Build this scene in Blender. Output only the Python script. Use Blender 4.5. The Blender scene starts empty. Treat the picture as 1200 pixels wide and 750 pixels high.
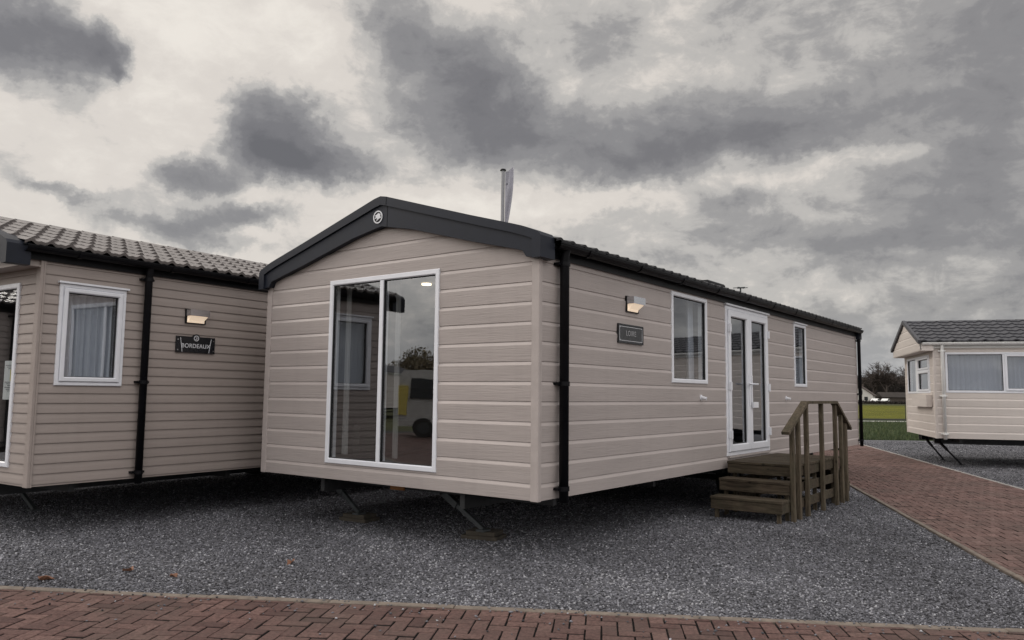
import bpy, math, random
import numpy as np
from mathutils import Vector, Matrix
R = math.radians
random.seed(7); rng = np.random.default_rng(7)
scene = bpy.context.scene
COL = scene.collection

# ------------------------------------------------------------------ camera
CAM = Vector((-5.708, -4.001, 1.478))
right = Vector((0.600, -0.800, 0.0107)).normalized()
fwd = Vector((0.7954, 0.5986, 0.0946)).normalized()
right = (right - fwd * right.dot(fwd)).normalized()
up = right.cross(fwd).normalized()
cam_d = bpy.data.cameras.new('camera')
cam = bpy.data.objects.new('camera', cam_d); COL.objects.link(cam)
cam.matrix_world = Matrix(((right.x, up.x, -fwd.x, CAM.x), (right.y, up.y, -fwd.y, CAM.y),
                           (right.z, up.z, -fwd.z, CAM.z), (0, 0, 0, 1)))
cam_d.sensor_width = 36; cam_d.lens = 918.47 / 1200 * 36
cam_d.clip_start = 0.05; cam_d.clip_end = 6000
scene.camera = cam

# ------------------------------------------------------------------ exposure
vs = scene.view_settings
vs.view_transform = 'Standard'; vs.look = 'None'; vs.gamma = 1; vs.use_curve_mapping = False
vs.exposure = 0.0

# ------------------------------------------------------------------ sun
SUN_AZ, SUN_EL = 108.0, 32.0
sd = bpy.data.lights.new('sun', 'SUN'); sd.energy = 0.70; sd.angle = R(14); sd.color = (1.0, 0.93, 0.84)
so = bpy.data.objects.new('sun', sd); COL.objects.link(so)
sdir = Vector((math.cos(R(SUN_AZ)) * math.cos(R(SUN_EL)), math.sin(R(SUN_AZ)) * math.cos(R(SUN_EL)), math.sin(R(SUN_EL))))
so.rotation_euler = sdir.to_track_quat('Z', 'Y').to_euler()

# ------------------------------------------------------------------ world
class NT:
    def __init__(self, tree): self.t = tree; self.n = tree.nodes; self.l = tree.links
    def new(self, typ, **kw):
        n = self.n.new(typ)
        for k, v in kw.items(): setattr(n, k, v)
        return n
    def put(self, sock, v):
        if v is None: return
        if isinstance(v, bpy.types.NodeSocket): self.l.new(v, sock)
        else: sock.default_value = v
    def math(self, op, a, b=None, c=None, clamp=False):
        n = self.new('ShaderNodeMath', operation=op); n.use_clamp = clamp
        for i, v in enumerate((a, b, c)): self.put(n.inputs[i], v)
        return n.outputs[0]
    def vmath(self, op, a, b=None):
        n = self.new('ShaderNodeVectorMath', operation=op)
        self.put(n.inputs[0], a); self.put(n.inputs[1], b)
        return n.outputs[1] if op in ('DOT_PRODUCT', 'LENGTH') else n.outputs[0]
    def noise(self, vec, scale, detail=4, rough=.5, dist=0., dim='3D', col=False):
        n = self.new('ShaderNodeTexNoise', noise_dimensions=dim)
        self.put(n.inputs['Vector'], vec); n.inputs['Scale'].default_value = scale
        n.inputs['Detail'].default_value = detail; n.inputs['Roughness'].default_value = rough
        n.inputs['Distortion'].default_value = dist
        return n.outputs['Color' if col else 'Fac']
    def ramp(self, fac, stops, interp='LINEAR'):
        n = self.new('ShaderNodeValToRGB'); cr = n.color_ramp; cr.interpolation = interp
        while len(cr.elements) < len(stops): cr.elements.new(0.5)
        for e, (p, c) in zip(cr.elements, stops):
            e.position = p; e.color = (c, c, c, 1) if isinstance(c, (int, float)) else (*c, 1)
        self.put(n.inputs[0], fac); return n.outputs[0]
    def mix(self, fac, a, b, blend='MIX'):
        n = self.new('ShaderNodeMix', data_type='RGBA', blend_type=blend)
        for k, v in ((0, fac), (6, a), (7, b)):
            if isinstance(v, tuple) and len(v) == 3: v = (*v, 1)
            self.put(n.inputs[k], v)
        return n.outputs[2]
    def mapping(self, vec, scale=(1, 1, 1), rot=(0, 0, 0), loc=(0, 0, 0)):
        n = self.new('ShaderNodeMapping'); self.put(n.inputs[0], vec)
        n.inputs['Location'].default_value = loc; n.inputs['Rotation'].default_value = rot; n.inputs['Scale'].default_value = scale
        return n.outputs[0]
    def bump(self, h, strength=.3, dist=.01):
        n = self.new('ShaderNodeBump'); self.put(n.inputs['Height'], h)
        n.inputs['Strength'].default_value = strength; n.inputs['Distance'].default_value = dist
        return n.outputs[0]

world = bpy.data.worlds.new('World'); scene.world = world; world.use_nodes = True
W = NT(world.node_tree); W.n.clear()
tc = W.new('ShaderNodeTexCoord')
dirv = tc.outputs['Generated']
sky = W.new('ShaderNodeTexSky', sky_type='NISHITA'); sky.sun_disc = False
sky.sun_elevation = R(SUN_EL); sky.sun_rotation = R(90 - SUN_AZ)
bg_sky = W.new('ShaderNodeBackground'); W.put(bg_sky.inputs[0], sky.outputs[0]); bg_sky.inputs[1].default_value = 0.06
sp = W.new('ShaderNodeSeparateXYZ'); W.put(sp.inputs[0], dirv)
# warp of the cloud layout by noise, then azimuth / elevation in degrees
wn = W.noise(dirv, 6.5, 7, .62, col=True)
wv = W.vmath('SUBTRACT', wn, (.5, .5, .5))
wdir = W.vmath('ADD', dirv, W.vmath('MULTIPLY', wv, (.15, .15, .12)))
ws = W.new('ShaderNodeSeparateXYZ'); W.put(ws.inputs[0], wdir)
az = W.math('MULTIPLY', W.math('ARCTAN2', ws.outputs[1], ws.outputs[0]), 180 / math.pi)
el = W.math('MULTIPLY', W.math('ARCSINE', W.math('MINIMUM', W.math('MAXIMUM', ws.outputs[2], -1.0), 1.0)), 180 / math.pi)
def px_azel(x, y):
    v = (fwd + right * ((x - 600) / 918.47) + up * ((375 - y) / 918.47)).normalized()
    return math.degrees(math.atan2(v.y, v.x)), math.degrees(math.asin(v.z))
# cloud banks: (pixel-free) azimuth, elevation, half widths in degrees, weight; worked out from the photo once
BANKS = [(40, 50, 80, 45, -.78), (120, 55, 26, 24, -.30), (132, 92, 14, 10, -.34), (330, 150, 55, 42, -.70), (385, 195, 70, 24, -.60), (300, 190, 40, 24, -.35),
         (222, 206, 40, 16, -.46), (92, 233, 36, 9, -.28), (270, 250, 52, 13, -.44), (195, 262, 50, 11, -.30), (240, 283, 50, 8, -.2),
         (470, 20, 45, 40, -.25), (530, 110, 90, 60, -.52), (610, 150, 80, 40, -.42), (640, 45, 80, 50, -.10), (810, 160, 150, 42, -.26), (760, 190, 90, 24, -.14),
         (800, 60, 150, 40, -.04), (1080, 40, 140, 60, -.06), (1060, 140, 130, 26, -.10), (930, 275, 90, 22, -.16), (1140, 215, 90, 34, -.14), (1060, 290, 120, 14, -.10), (850, 246, 30, 10, -.12),
         (270, 60, 190, 110, .14), (520, 250, 100, 26, .20), (700, 235, 90, 16, .20), (640, 100, 30, 60, .16), (960, 190, 110, 10, .12), (900, 215, 60, 12, .12), (985, 340, 60, 14, .10)]
acc = None
for (x, y, sx, sy, a) in BANKS:
    a = a * .80 if a < -.3 else a
    A, E_ = px_azel(x, y); sA = sx / 918.47 * 57.3; sE = sy / 918.47 * 57.3
    u_ = W.math('DIVIDE', W.math('SUBTRACT', az, A), sA); v_ = W.math('DIVIDE', W.math('SUBTRACT', el, E_), sE)
    r2 = W.math('ADD', W.math('MULTIPLY', u_, u_), W.math('MULTIPLY', v_, v_))
    g = W.math('MULTIPLY', W.math('POWER', 2.718, W.math('MULTIPLY', W.math('POWER', r2, 1.35), -.8)), a)
    acc = g if acc is None else W.math('ADD', acc, g)
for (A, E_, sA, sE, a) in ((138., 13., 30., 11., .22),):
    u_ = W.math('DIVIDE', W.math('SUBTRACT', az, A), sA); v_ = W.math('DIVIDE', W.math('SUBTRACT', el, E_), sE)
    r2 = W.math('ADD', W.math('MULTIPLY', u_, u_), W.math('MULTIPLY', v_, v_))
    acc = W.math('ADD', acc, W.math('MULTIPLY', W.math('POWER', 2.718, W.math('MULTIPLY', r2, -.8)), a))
# cloud-layer texture: direction projected on a flat layer, so it flattens towards the horizon
zc = W.math('ADD', W.math('MAXIMUM', sp.outputs[2], 0.0), 0.16)
pl = W.new('ShaderNodeCombineXYZ')
W.put(pl.inputs[0], W.math('DIVIDE', sp.outputs[0], zc)); W.put(pl.inputs[1], W.math('DIVIDE', sp.outputs[1], zc))
n1 = W.noise(pl.outputs[0], 2.1, 9, .60, .35)
n2 = W.noise(W.mapping(dirv, (1, 1, 1.9)), 9.0, 8, .62, .3)
n3 = W.noise(W.mapping(dirv, (1, 1, 1.5)), 22.0, 7, .66, .5)
tex = W.math('ADD', W.math('ADD', W.math('MULTIPLY', W.math('SUBTRACT', n1, .5), .60), W.math('MULTIPLY', W.math('SUBTRACT', n2, .5), .95)), W.math('MULTIPLY', W.math('SUBTRACT', n3, .5), .50))
# bright towards the hidden sun at left, duller to the right; unseen rear and overhead sky boosted to light walls and ground
left = W.vmath('DOT_PRODUCT', dirv, (math.cos(R(68)) * .92, math.sin(R(68)) * .92, .38))
base = W.math('ADD', .615, W.math('MAXIMUM', W.math('MINIMUM', W.math('MULTIPLY', W.math('SUBTRACT', left, .72), .55), .17), -.115))
dens = W.math('ADD', W.math('ADD', base, acc), W.math('MULTIPLY', tex, .60))
cloud = W.ramp(dens, [(0.0, (.168, .164, .172)), (.22, (.222, .216, .224)), (.40, (.305, .297, .301)), (.50, (.400, .388, .382)), (.62, (.600, .575, .545)), (.75, (.830, .772, .710)), (1.0, (.98, .92, .84))], 'EASE')
hz = W.math('SUBTRACT', 1.0, W.math('DIVIDE', W.math('ABSOLUTE', sp.outputs[2]), .10), clamp=True)
cloud = W.mix(W.math('MULTIPLY', hz, .7), cloud, (.44, .46, .50))
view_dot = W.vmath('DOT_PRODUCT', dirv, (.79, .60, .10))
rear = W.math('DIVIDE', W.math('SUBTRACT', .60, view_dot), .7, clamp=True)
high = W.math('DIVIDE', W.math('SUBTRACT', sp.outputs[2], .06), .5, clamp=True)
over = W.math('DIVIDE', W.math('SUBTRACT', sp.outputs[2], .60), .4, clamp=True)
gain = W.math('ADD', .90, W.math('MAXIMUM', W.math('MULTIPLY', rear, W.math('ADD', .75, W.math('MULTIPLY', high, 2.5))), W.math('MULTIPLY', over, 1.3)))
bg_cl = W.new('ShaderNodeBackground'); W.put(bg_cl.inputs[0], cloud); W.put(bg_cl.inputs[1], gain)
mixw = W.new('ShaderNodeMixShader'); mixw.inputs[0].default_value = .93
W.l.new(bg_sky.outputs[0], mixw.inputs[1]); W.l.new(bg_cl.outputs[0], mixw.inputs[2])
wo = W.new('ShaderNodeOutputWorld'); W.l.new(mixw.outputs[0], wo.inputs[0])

# ------------------------------------------------------------------ materials
def material(name):
    m = bpy.data.materials.new(name); m.use_nodes = True
    N = NT(m.node_tree); b = N.n['Principled BSDF']; return m, N, b
def coords(N): return N.new('ShaderNodeTexCoord').outputs['Object']
def plain(name, colour, rough=.5, metal=0., var=.08, scale=6., bump=0., bscale=200., spec=.5):
    m, N, b = material(name); oc = coords(N)
    n = N.noise(oc, scale, 5, .6)
    lo = tuple(c * (1 - var) for c in colour); hi = tuple(min(1, c * (1 + var)) for c in colour)
    N.put(b.inputs['Base Color'], N.ramp(n, [(.3, lo), (.7, hi)]))
    N.put(b.inputs['Roughness'], N.math('ADD', rough - .10, N.math('MULTIPLY', n, .20)))
    b.inputs['Metallic'].default_value = metal; b.inputs['Specular IOR Level'].default_value = spec
    if bump: N.put(b.inputs['Normal'], N.bump(N.noise(oc, bscale, 3, .6), bump, .004))
    return m
def siding(name, colour, grain=.35, var=.07, streak=.10):
    m, N, b = material(name); oc = coords(N)
    g = N.noise(N.mapping(oc, (3.2, 3.2, 75)), 1.0, 5, .62, .35)
    big = N.noise(N.mapping(oc, (.5, .5, 5.55)), 1.0, 3, .6)
    st = N.noise(N.mapping(oc, (7, 7, .5)), 1.0, 4, .6)
    lo = tuple(c * (1 - var) for c in colour); hi = tuple(c * (1 + var) for c in colour)
    c1 = N.ramp(big, [(.3, lo), (.7, hi)])
    c2 = N.mix(N.math('MULTIPLY', N.ramp(st, [(.5, 0.), (.75, 1.)]), streak), c1, tuple(c * .55 for c in colour))
    c3 = N.mix(N.math('MULTIPLY', N.ramp(g, [(.35, 1.), (.5, 0.)]), .16), c2, tuple(c * .6 for c in colour))
    N.put(b.inputs['Base Color'], c3)
    b.inputs['Roughness'].default_value = .55
    N.put(b.inputs['Normal'], N.bump(g, grain, .006))
    return m
M = {}
M['siding_main'] = siding('cream_cladding', (.392, .346, .327), .5)
M['siding_left'] = siding('taupe_cladding', (.315, .268, .245), .12)
M['siding_right'] = siding('pale_cladding', (.60, .545, .505), .2)
M['trim_main'] = plain('cream_trim', (.392, .346, .327), .5, bump=.15, bscale=90)
M['trim_left'] = plain('taupe_trim', (.315, .268, .245), .5)
M['trim_right'] = plain('pale_trim', (.60, .545, .505), .5)
M['anthracite'] = plain('anthracite_plastic', (.0150, .0178, .0265), .45, var=.15, spec=.2)
M['black'] = plain('black_plastic', (.0045, .0045, .006), .42, var=.3, spec=.16)
M['upvc'] = plain('white_upvc', (.72, .73, .77), .32, var=.04)
M['gasket'] = plain('black_gasket', (.012, .012, .013), .6)
M['chrome'] = plain('brushed_steel', (.62, .63, .66), .25, 1.0, var=.05)
M['chassis'] = plain('dark_steel', (.035, .036, .038), .55, .3, var=.3, scale=14)
M['galv'] = plain('galvanised_steel', (.075, .082, .086), .5, .5, var=.25, scale=20)
M['rubber'] = plain('tyre_rubber', (.018, .018, .018), .8)
M['padwood'] = plain('pad_wood', (.055, .046, .034), .85, var=.35, scale=9, bump=.4, bscale=60)
M['inner'] = plain('interior_board', (.13, .125, .12), .7)
M['floorboard'] = plain('interior_floor', (.05, .04, .032), .5, var=.2)
M['amber'] = plain('amber_lens', (.28, .11, .02), .3)
M['white_paint'] = plain('white_paint', (.78, .78, .76), .35, var=.03)
M['van_paint'] = plain('van_paint', (.50, .49, .46), .4, var=.12)
M['paper'] = plain('paper', (.78, .78, .76), .8, var=.03)
M['yellow'] = plain('yellow_sticker', (.66, .54, .14), .6)
M['silver'] = plain('silver_print', (.68, .69, .72), .35, .0, var=.05)
M['dull_silver'] = plain('worn_silver_print', (.30, .30, .31), .5, var=.2)
M['plaque'] = plain('plaque_black', (.010, .011, .014), .28)
M['slate'] = plain('plaque_slate', (.042, .043, .046), .55, var=.5, scale=30, bump=.3, bscale=120)
M['brown_leaf'] = plain('dead_leaf', (.20, .095, .055), .7, var=.35, scale=60)
M['brick_red'] = plain('house_brick', (.22, .12, .09), .8)
M['house_white'] = plain('house_render', (.50, .48, .45), .8)
M['house_roof'] = plain('house_tiles', (.07, .052, .045), .8, var=.2)
M['wire'] = plain('fence_wire', (.05, .055, .05), .5, .3)
M['fence_post'] = plain('fence_post', (.05, .05, .045), .7)
M['concrete'] = plain('concrete', (.33, .32, .30), .85, var=.12, bump=.3)
M['rail'] = plain('alu_pole', (.22, .22, .23), .35, .6)

def wood_mat(name, scale, lo, mid, hi, worn):
    """weathered boards: grain along one axis, knots, splits, greenish grime"""
    m, N, b = material(name); oc = coords(N)
    g = N.noise(N.mapping(oc, scale), 1.0, 6, .65, .8); big = N.noise(oc, 3.5, 4, .6)
    c = N.ramp(g, [(.30, lo), (.5, mid), (.72, hi)])
    vk = N.new('ShaderNodeTexVoronoi', feature='F1'); N.put(vk.inputs['Vector'], N.mapping(oc, tuple(3.2 + .05 * k for k in scale))); vk.inputs['Scale'].default_value = 1.4
    c = N.mix(N.ramp(vk.outputs['Distance'], [(.06, .85), (.13, 0.)]), c, tuple(v * .5 for v in lo))
    c = N.mix(N.ramp(big, [(.42, .0), (.7, .5)]), c, (.045, .046, .028))
    c = N.mix(N.ramp(N.noise(oc, 1.7, 5, .7), [(.55, 0.), (.75, worn)]), c, tuple(v * 1.5 for v in hi))
    N.put(b.inputs['Base Color'], c); b.inputs['Roughness'].default_value = .88; b.inputs['Specular IOR Level'].default_value = .2
    N.put(b.inputs['Normal'], N.bump(g, .6, .008)); return m
M['timber'] = wood_mat('weathered_timber', (34, 34, 3.5), (.030, .024, .017), (.092, .072, .050), (.155, .125, .090), .35)
M['timber_tread'] = wood_mat('weathered_tread_timber', (30, 3.0, 30), (.022, .017, .012), (.062, .047, .033), (.115, .090, .064), .4)

def tile_mat(name, colour, rough):
    m, N, b = material(name); oc = coords(N)
    n = N.noise(oc, 5, 5, .65); s = N.noise(oc, 180, 2, .6); lich = N.noise(oc, 16, 5, .7)
    c = N.ramp(n, [(.3, tuple(v * .8 for v in colour)), (.7, tuple(v * 1.2 for v in colour))])
    c = N.mix(N.ramp(lich, [(.58, 0.), (.68, .4)]), c, tuple(v * 1.7 for v in colour))
    N.put(b.inputs['Base Color'], c); b.inputs['Roughness'].default_value = rough
    N.put(b.inputs['Normal'], N.bump(s, .25, .004)); return m
M['tile_black'] = tile_mat('black_roof_tile', (.022, .022, .025), .5)
M['tile_left'] = tile_mat('brown_roof_tile', (.150, .135, .130), .24)
M['tile_right'] = tile_mat('grey_roof_tile', (.060, .060, .068), .6)

def glass_mat(name, tint=(.80, .83, .84), mult=2.3, add=.225):
    m, N, b = material(name); N.n.remove(b)
    oc = coords(N); out = [n for n in N.n if n.type == 'OUTPUT_MATERIAL'][0]
    tr = N.new('ShaderNodeBsdfTransparent'); tr.inputs[0].default_value = (*tint, 1)
    gl = N.new('ShaderNodeBsdfGlossy'); gl.inputs['Roughness'].default_value = .004; gl.inputs[0].default_value = (.95, .97, 1, 1)
    bm = N.bump(N.noise(oc, 1.3, 2, .5), .06, .02); N.put(gl.inputs['Normal'], bm)
    lw = N.new('ShaderNodeLayerWeight'); lw.inputs['Blend'].default_value = .5
    f = N.math('ADD', N.math('MULTIPLY', N.math('POWER', lw.outputs['Facing'], 5.0), .9), add, clamp=True)
    mx = N.new('ShaderNodeMixShader'); N.put(mx.inputs[0], f)
    N.l.new(tr.outputs[0], mx.inputs[1]); N.l.new(gl.outputs[0], mx.inputs[2]); N.l.new(mx.outputs[0], out.inputs[0]); return m
M['glass'] = glass_mat('window_glass')
M['car_glass'] = plain('car_glass', (.02, .022, .025), .08)

def curtain_mat(name, colour, alpha=.0):
    m, N, b = material(name); oc = coords(N)
    weave = N.noise(N.mapping(oc, (60, 60, 8)), 1., 3, .6)
    N.put(b.inputs['Base Color'], N.ramp(weave, [(.3, tuple(c * .88 for c in colour)), (.7, colour)]))
    b.inputs['Roughness'].default_value = .9; return m
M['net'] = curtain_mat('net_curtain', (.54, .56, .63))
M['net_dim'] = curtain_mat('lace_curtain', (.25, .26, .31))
M['curtain'] = curtain_mat('grey_curtain', (.36, .35, .34))

def emit(name, colour, strength):
    m, N, b = material(name); b.inputs['Base Color'].default_value = (*colour, 1)
    b.inputs['Emission Color'].default_value = (*colour, 1); b.inputs['Emission Strength'].default_value = strength; return m
M['lamp_lens'] = emit('lamp_lens', (1.0, .80, .60), .50)
M['downlight'] = emit('downlight_lens', (1.0, .80, .52), 4.0)

def gravel_mat(name='gravel', base=(.125, .125, .138), sc=52.):
    m, N, b = material(name); oc = coords(N)
    v = N.new('ShaderNodeTexVoronoi', feature='F1'); N.put(v.inputs['Vector'], oc); v.inputs['Scale'].default_value = sc
    v2 = N.new('ShaderNodeTexVoronoi', feature='DISTANCE_TO_EDGE'); N.put(v2.inputs['Vector'], oc); v2.inputs['Scale'].default_value = sc
    sepc = N.new('ShaderNodeSeparateColor'); N.put(sepc.inputs[0], v.outputs['Color'])
    c = N.ramp(sepc.outputs[0], [(.0, tuple(x * .35 for x in base)), (.45, base), (.85, tuple(x * 1.65 for x in base)), (1., tuple(x * 2.6 for x in base))])
    patch = N.noise(oc, .7, 5, .6)
    c = N.mix(N.ramp(patch, [(.35, .35), (.65, 0.)]), c, tuple(x * .62 for x in base))
    mott = N.noise(oc, 9., 6, .75)
    c = N.mix(N.ramp(mott, [(.36, .55), (.55, 0.)]), c, tuple(x * .5 for x in base))
    c = N.mix(N.ramp(mott, [(.52, .0), (.70, .5)]), c, tuple(x * 1.7 for x in base))
    c = N.mix(N.ramp(v2.outputs['Distance'], [(.0, .8), (.10, 0.)]), c, (.020, .019, .020))
    N.put(b.inputs['Base Color'], c); b.inputs['Roughness'].default_value = .8
    N.put(b.inputs['Normal'], N.bump(v2.outputs['Distance'], .9, .012)); return m
M['gravel'] = gravel_mat()
def stone_mat():
    m, N, b = material('gravel_stone')
    at = N.new('ShaderNodeAttribute', attribute_name='tone')
    N.put(b.inputs['Base Color'], N.ramp(at.outputs['Fac'], [(0., (.030, .030, .034)), (.45, (.110, .110, .122)), (.85, (.22, .22, .245)), (1., (.38, .38, .40))]))
    b.inputs['Roughness'].default_value = .75; b.inputs['Specular IOR Level'].default_value = .3; return m
M['stone'] = stone_mat()
def brick_mat(name, lo, mid, hi):
    m, N, b = material(name); oc = coords(N)
    at = N.new('ShaderNodeAttribute', attribute_name='tone')
    c = N.ramp(at.outputs['Fac'], [(0., lo), (.5, mid), (1., hi)])
    n = N.noise(oc, 38, 6, .7); c = N.mix(N.ramp(n, [(.42, .55), (.58, 0.)]), c, tuple(x * .55 for x in lo))
    p = N.noise(oc, 1.1, 5, .65); c = N.mix(N.ramp(p, [(.42, 0.), (.68, .45)]), c, (.090, .074, .064))
    ms = N.noise(oc, 6.5, 6, .75); c = N.mix(N.ramp(ms, [(.58, 0.), (.68, .45)]), c, (.045, .044, .030))
    N.put(b.inputs['Base Color'], c); b.inputs['Roughness'].default_value = .82; b.inputs['Specular IOR Level'].default_value = .2
    N.put(b.inputs['Normal'], N.bump(N.noise(oc, 90, 5, .7), .45, .005)); return m
M['brick'] = brick_mat('paving_brick', (.088, .051, .046), (.140, .082, .072), (.190, .116, .100))
M['brick_path'] = brick_mat('path_brick', (.112, .069, .062), (.185, .114, .100), (.245, .158, .138))
M['joint'] = plain('joint_sand', (.014, .012, .011), .95, var=.4, scale=30)
M['kerb'] = plain('kerb_stone', (.165, .135, .110), .85, var=.3, scale=11, bump=.5, bscale=120)
def grass_mat(name, a, b_, c_, sc=2.):
    m, N, b = material(name); oc = coords(N)
    n = N.noise(oc, sc, 6, .7); k = N.noise(oc, .06, 4, .6)
    c = N.ramp(n, [(.3, a), (.5, b_), (.72, c_)])
    c = N.mix(N.ramp(k, [(.4, 0.), (.62, .5)]), c, a)
    N.put(b.inputs['Base Color'], c); b.inputs['Roughness'].default_value = .9; b.inputs['Specular IOR Level'].default_value = .05
    N.put(b.inputs['Normal'], N.bump(N.noise(oc, 25, 4, .7), .6, .03)); return m
M['grass'] = grass_mat('grass', (.024, .038, .013), (.040, .062, .019), (.066, .092, .030), 3)
M['field'] = grass_mat('field_grass', (.085, .088, .016), (.15, .150, .022), (.215, .205, .034), .35)
M['far_field'] = grass_mat('far_field_grass', (.055, .060, .030), (.080, .082, .038), (.10, .10, .05), .2)
def blade_mat():
    m, N, b = material('grass_blade'); at = N.new('ShaderNodeAttribute', attribute_name='tone')
    N.put(b.inputs['Base Color'], N.ramp(at.outputs['Fac'], [(0, (.024, .038, .012)), (.6, (.045, .072, .021)), (1, (.095, .105, .04))]))
    b.inputs['Roughness'].default_value = .7; return m
M['blade'] = blade_mat()
M['bark'] = plain('winter_bark', (.060, .048, .040), .9, var=.3)
M['twig'] = plain('winter_twig', (.050, .038, .032), .9, var=.3, scale=.6)
M['hedge'] = plain('hedge_twig', (.030, .024, .020), .9, var=.4, scale=1.2)
M['brown_foliage'] = plain('brown_foliage', (.17, .135, .08), .9, var=.5, scale=2.)
M['flag'] = plain('flag_cloth', (.36, .355, .40), .8, var=.06)
M['cable'] = plain('ink', (.03, .03, .04), .6)

# ------------------------------------------------------------------ mesh helpers
class MB:
    def __init__(self): self.v = []; self.f = []; self.m = []; self.mi = 0
    def vert(self, p): self.v.append(tuple(p)); return len(self.v) - 1
    def face(self, pts):
        k = len(self.v); self.v.extend(tuple(p) for p in pts); self.f.append(tuple(range(k, k + len(pts)))); self.m.append(self.mi)
    def hexa(self, a, b):                  # two quads, bottom a and top b, same winding (counter-clockwise seen from b's side)
        k = len(self.v); self.v.extend(tuple(p) for p in list(a) + list(b))
        n = len(a)
        fs = [tuple(k + i for i in reversed(range(n))), tuple(k + n + i for i in range(n))]
        fs += [(k + i, k + (i + 1) % n, k + n + (i + 1) % n, k + n + i) for i in range(n)]
        self.f += fs; self.m += [self.mi] * len(fs)
    def box(self, lo, hi, bev=0.):
        x0, y0, z0 = lo; x1, y1, z1 = hi
        if bev <= 0:
            self.hexa([(x0, y0, z0), (x1, y0, z0), (x1, y1, z0), (x0, y1, z0)], [(x0, y0, z1), (x1, y0, z1), (x1, y1, z1), (x0, y1, z1)]); return
        b = min(bev, (x1 - x0) * .45, (y1 - y0) * .45, (z1 - z0) * .45)
        k = len(self.v); idx = {}
        for sx in (0, 1):
            for sy in (0, 1):
                for sz in (0, 1):
                    for ax in range(3):
                        p = [(x0, x1)[sx], (y0, y1)[sy], (z0, z1)[sz]]
                        for a2 in range(3):
                            if a2 != ax: p[a2] += b * (1, -1)[(sx, sy, sz)[a2]]
                        idx[(sx, sy, sz, ax)] = self.vert(p)
        def add(*f): self.f.append(f); self.m.append(self.mi)
        for ax in range(3):
            a1, a2 = [a for a in range(3) if a != ax]
            for s in (0, 1):
                q = []
                for (c1, c2) in ((0, 0), (1, 0), (1, 1), (0, 1)):
                    k3 = [0, 0, 0]; k3[ax] = s; k3[a1] = c1; k3[a2] = c2; q.append(idx[(*k3, ax)])
                if (s == 1) == (ax == 1): q.reverse()
                add(*q)
        for ax in range(3):                # edges along ax
            a1, a2 = [a for a in range(3) if a != ax]
            for c1 in (0, 1):
                for c2 in (0, 1):
                    def K(s, axn):
                        k3 = [0, 0, 0]; k3[ax] = s; k3[a1] = c1; k3[a2] = c2; return idx[(*k3, axn)]
                    add(K(0, a1), K(1, a1), K(1, a2), K(0, a2))
        for sx in (0, 1):
            for sy in (0, 1):
                for sz in (0, 1): add(idx[(sx, sy, sz, 0)], idx[(sx, sy, sz, 1)], idx[(sx, sy, sz, 2)])
    def tube(self, pts, rad, n=8, cap=True):
        pts = [Vector(p) for p in pts]; k0 = None
        rads = rad if isinstance(rad, (list, tuple)) else [rad] * len(pts)
        for i, p in enumerate(pts):
            t = (pts[min(i + 1, len(pts) - 1)] - pts[max(i - 1, 0)]).normalized()
            a = Vector((0, 0, 1)) if abs(t.z) < .9 else Vector((1, 0, 0))
            s1 = t.cross(a).normalized(); s2 = t.cross(s1)
            k = len(self.v)
            for j in range(n):
                an = 2 * math.pi * j / n
                self.v.append(tuple(p + (s1 * math.cos(an) + s2 * math.sin(an)) * rads[i]))
            if k0 is not None:
                for j in range(n):
                    self.f.append((k0 + j, k0 + (j + 1) % n, k + (j + 1) % n, k + j)); self.m.append(self.mi)
            elif cap: self.f.append(tuple(range(k, k + n))); self.m.append(self.mi)
            k0 = k
        if cap: self.f.append(tuple(reversed(range(k0, k0 + n)))); self.m.append(self.mi)
    def bar(self, a, b, w, h, upv=(0, 0, 1)):
        a = Vector(a); b = Vector(b); t = (b - a).normalized(); upv = Vector(upv)
        s = t.cross(upv).normalized() * (w / 2); q = s.cross(t).normalized() * (h / 2)
        self.hexa([a - s - q, a + s - q, a + s + q, a - s + q], [b - s - q, b + s - q, b + s + q, b - s + q])
    def prism(self, poly, f0, f1):         # poly of 2-tuples, f0/f1 map to 3D
        self.hexa([f0(*p) for p in poly], [f1(*p) for p in poly])
    def xform(self, fn):
        self.v = [tuple(fn(Vector(p))) for p in self.v]; return self
    def build(self, name, mat, parent=None, smooth=False, fix=True):
        me = bpy.data.meshes.new(name); me.from_pydata(self.v, [], self.f)
        for x in (mat if isinstance(mat, (list, tuple)) else [mat]): me.materials.append(x)
        if any(self.m): me.polygons.foreach_set('material_index', self.m)
        if fix:
            import bmesh
            bm = bmesh.new(); bm.from_mesh(me); bmesh.ops.recalc_face_normals(bm, faces=bm.faces); bm.to_mesh(me); bm.free()
        if smooth: me.polygons.foreach_set('use_smooth', [True] * len(me.polygons))
        me.update()
        o = bpy.data.objects.new(name, me); COL.objects.link(o)
        if parent is not None: o.parent = parent
        return o
def np_mesh(name, verts, faces, mat, parent=None, tone=None, smooth=False):
    """verts (n,3) array, faces (m,k) array, tone: one value per face"""
    me = bpy.data.meshes.new(name); nf, k = faces.shape
    me.vertices.add(len(verts)); me.vertices.foreach_set('co', np.asarray(verts, np.float32).ravel())
    me.loops.add(nf * k); me.loops.foreach_set('vertex_index', faces.astype(np.int32).ravel())
    me.polygons.add(nf); me.polygons.foreach_set('loop_start', np.arange(0, nf * k, k, dtype=np.int32))
    me.update(calc_edges=True)
    if tone is not None:
        at = me.attributes.new('tone', 'FLOAT', 'FACE'); at.data.foreach_set('value', np.asarray(tone, np.float32))
    me.materials.append(mat)
    if smooth: me.polygons.foreach_set('use_smooth', [True] * nf)
    o = bpy.data.objects.new(name, me); COL.objects.link(o)
    if parent is not None: o.parent = parent
    return o
def tag(o, label, cat, group=None):
    o['label'] = label; o['category'] = cat
    if group: o['group'] = group
    return o
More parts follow.
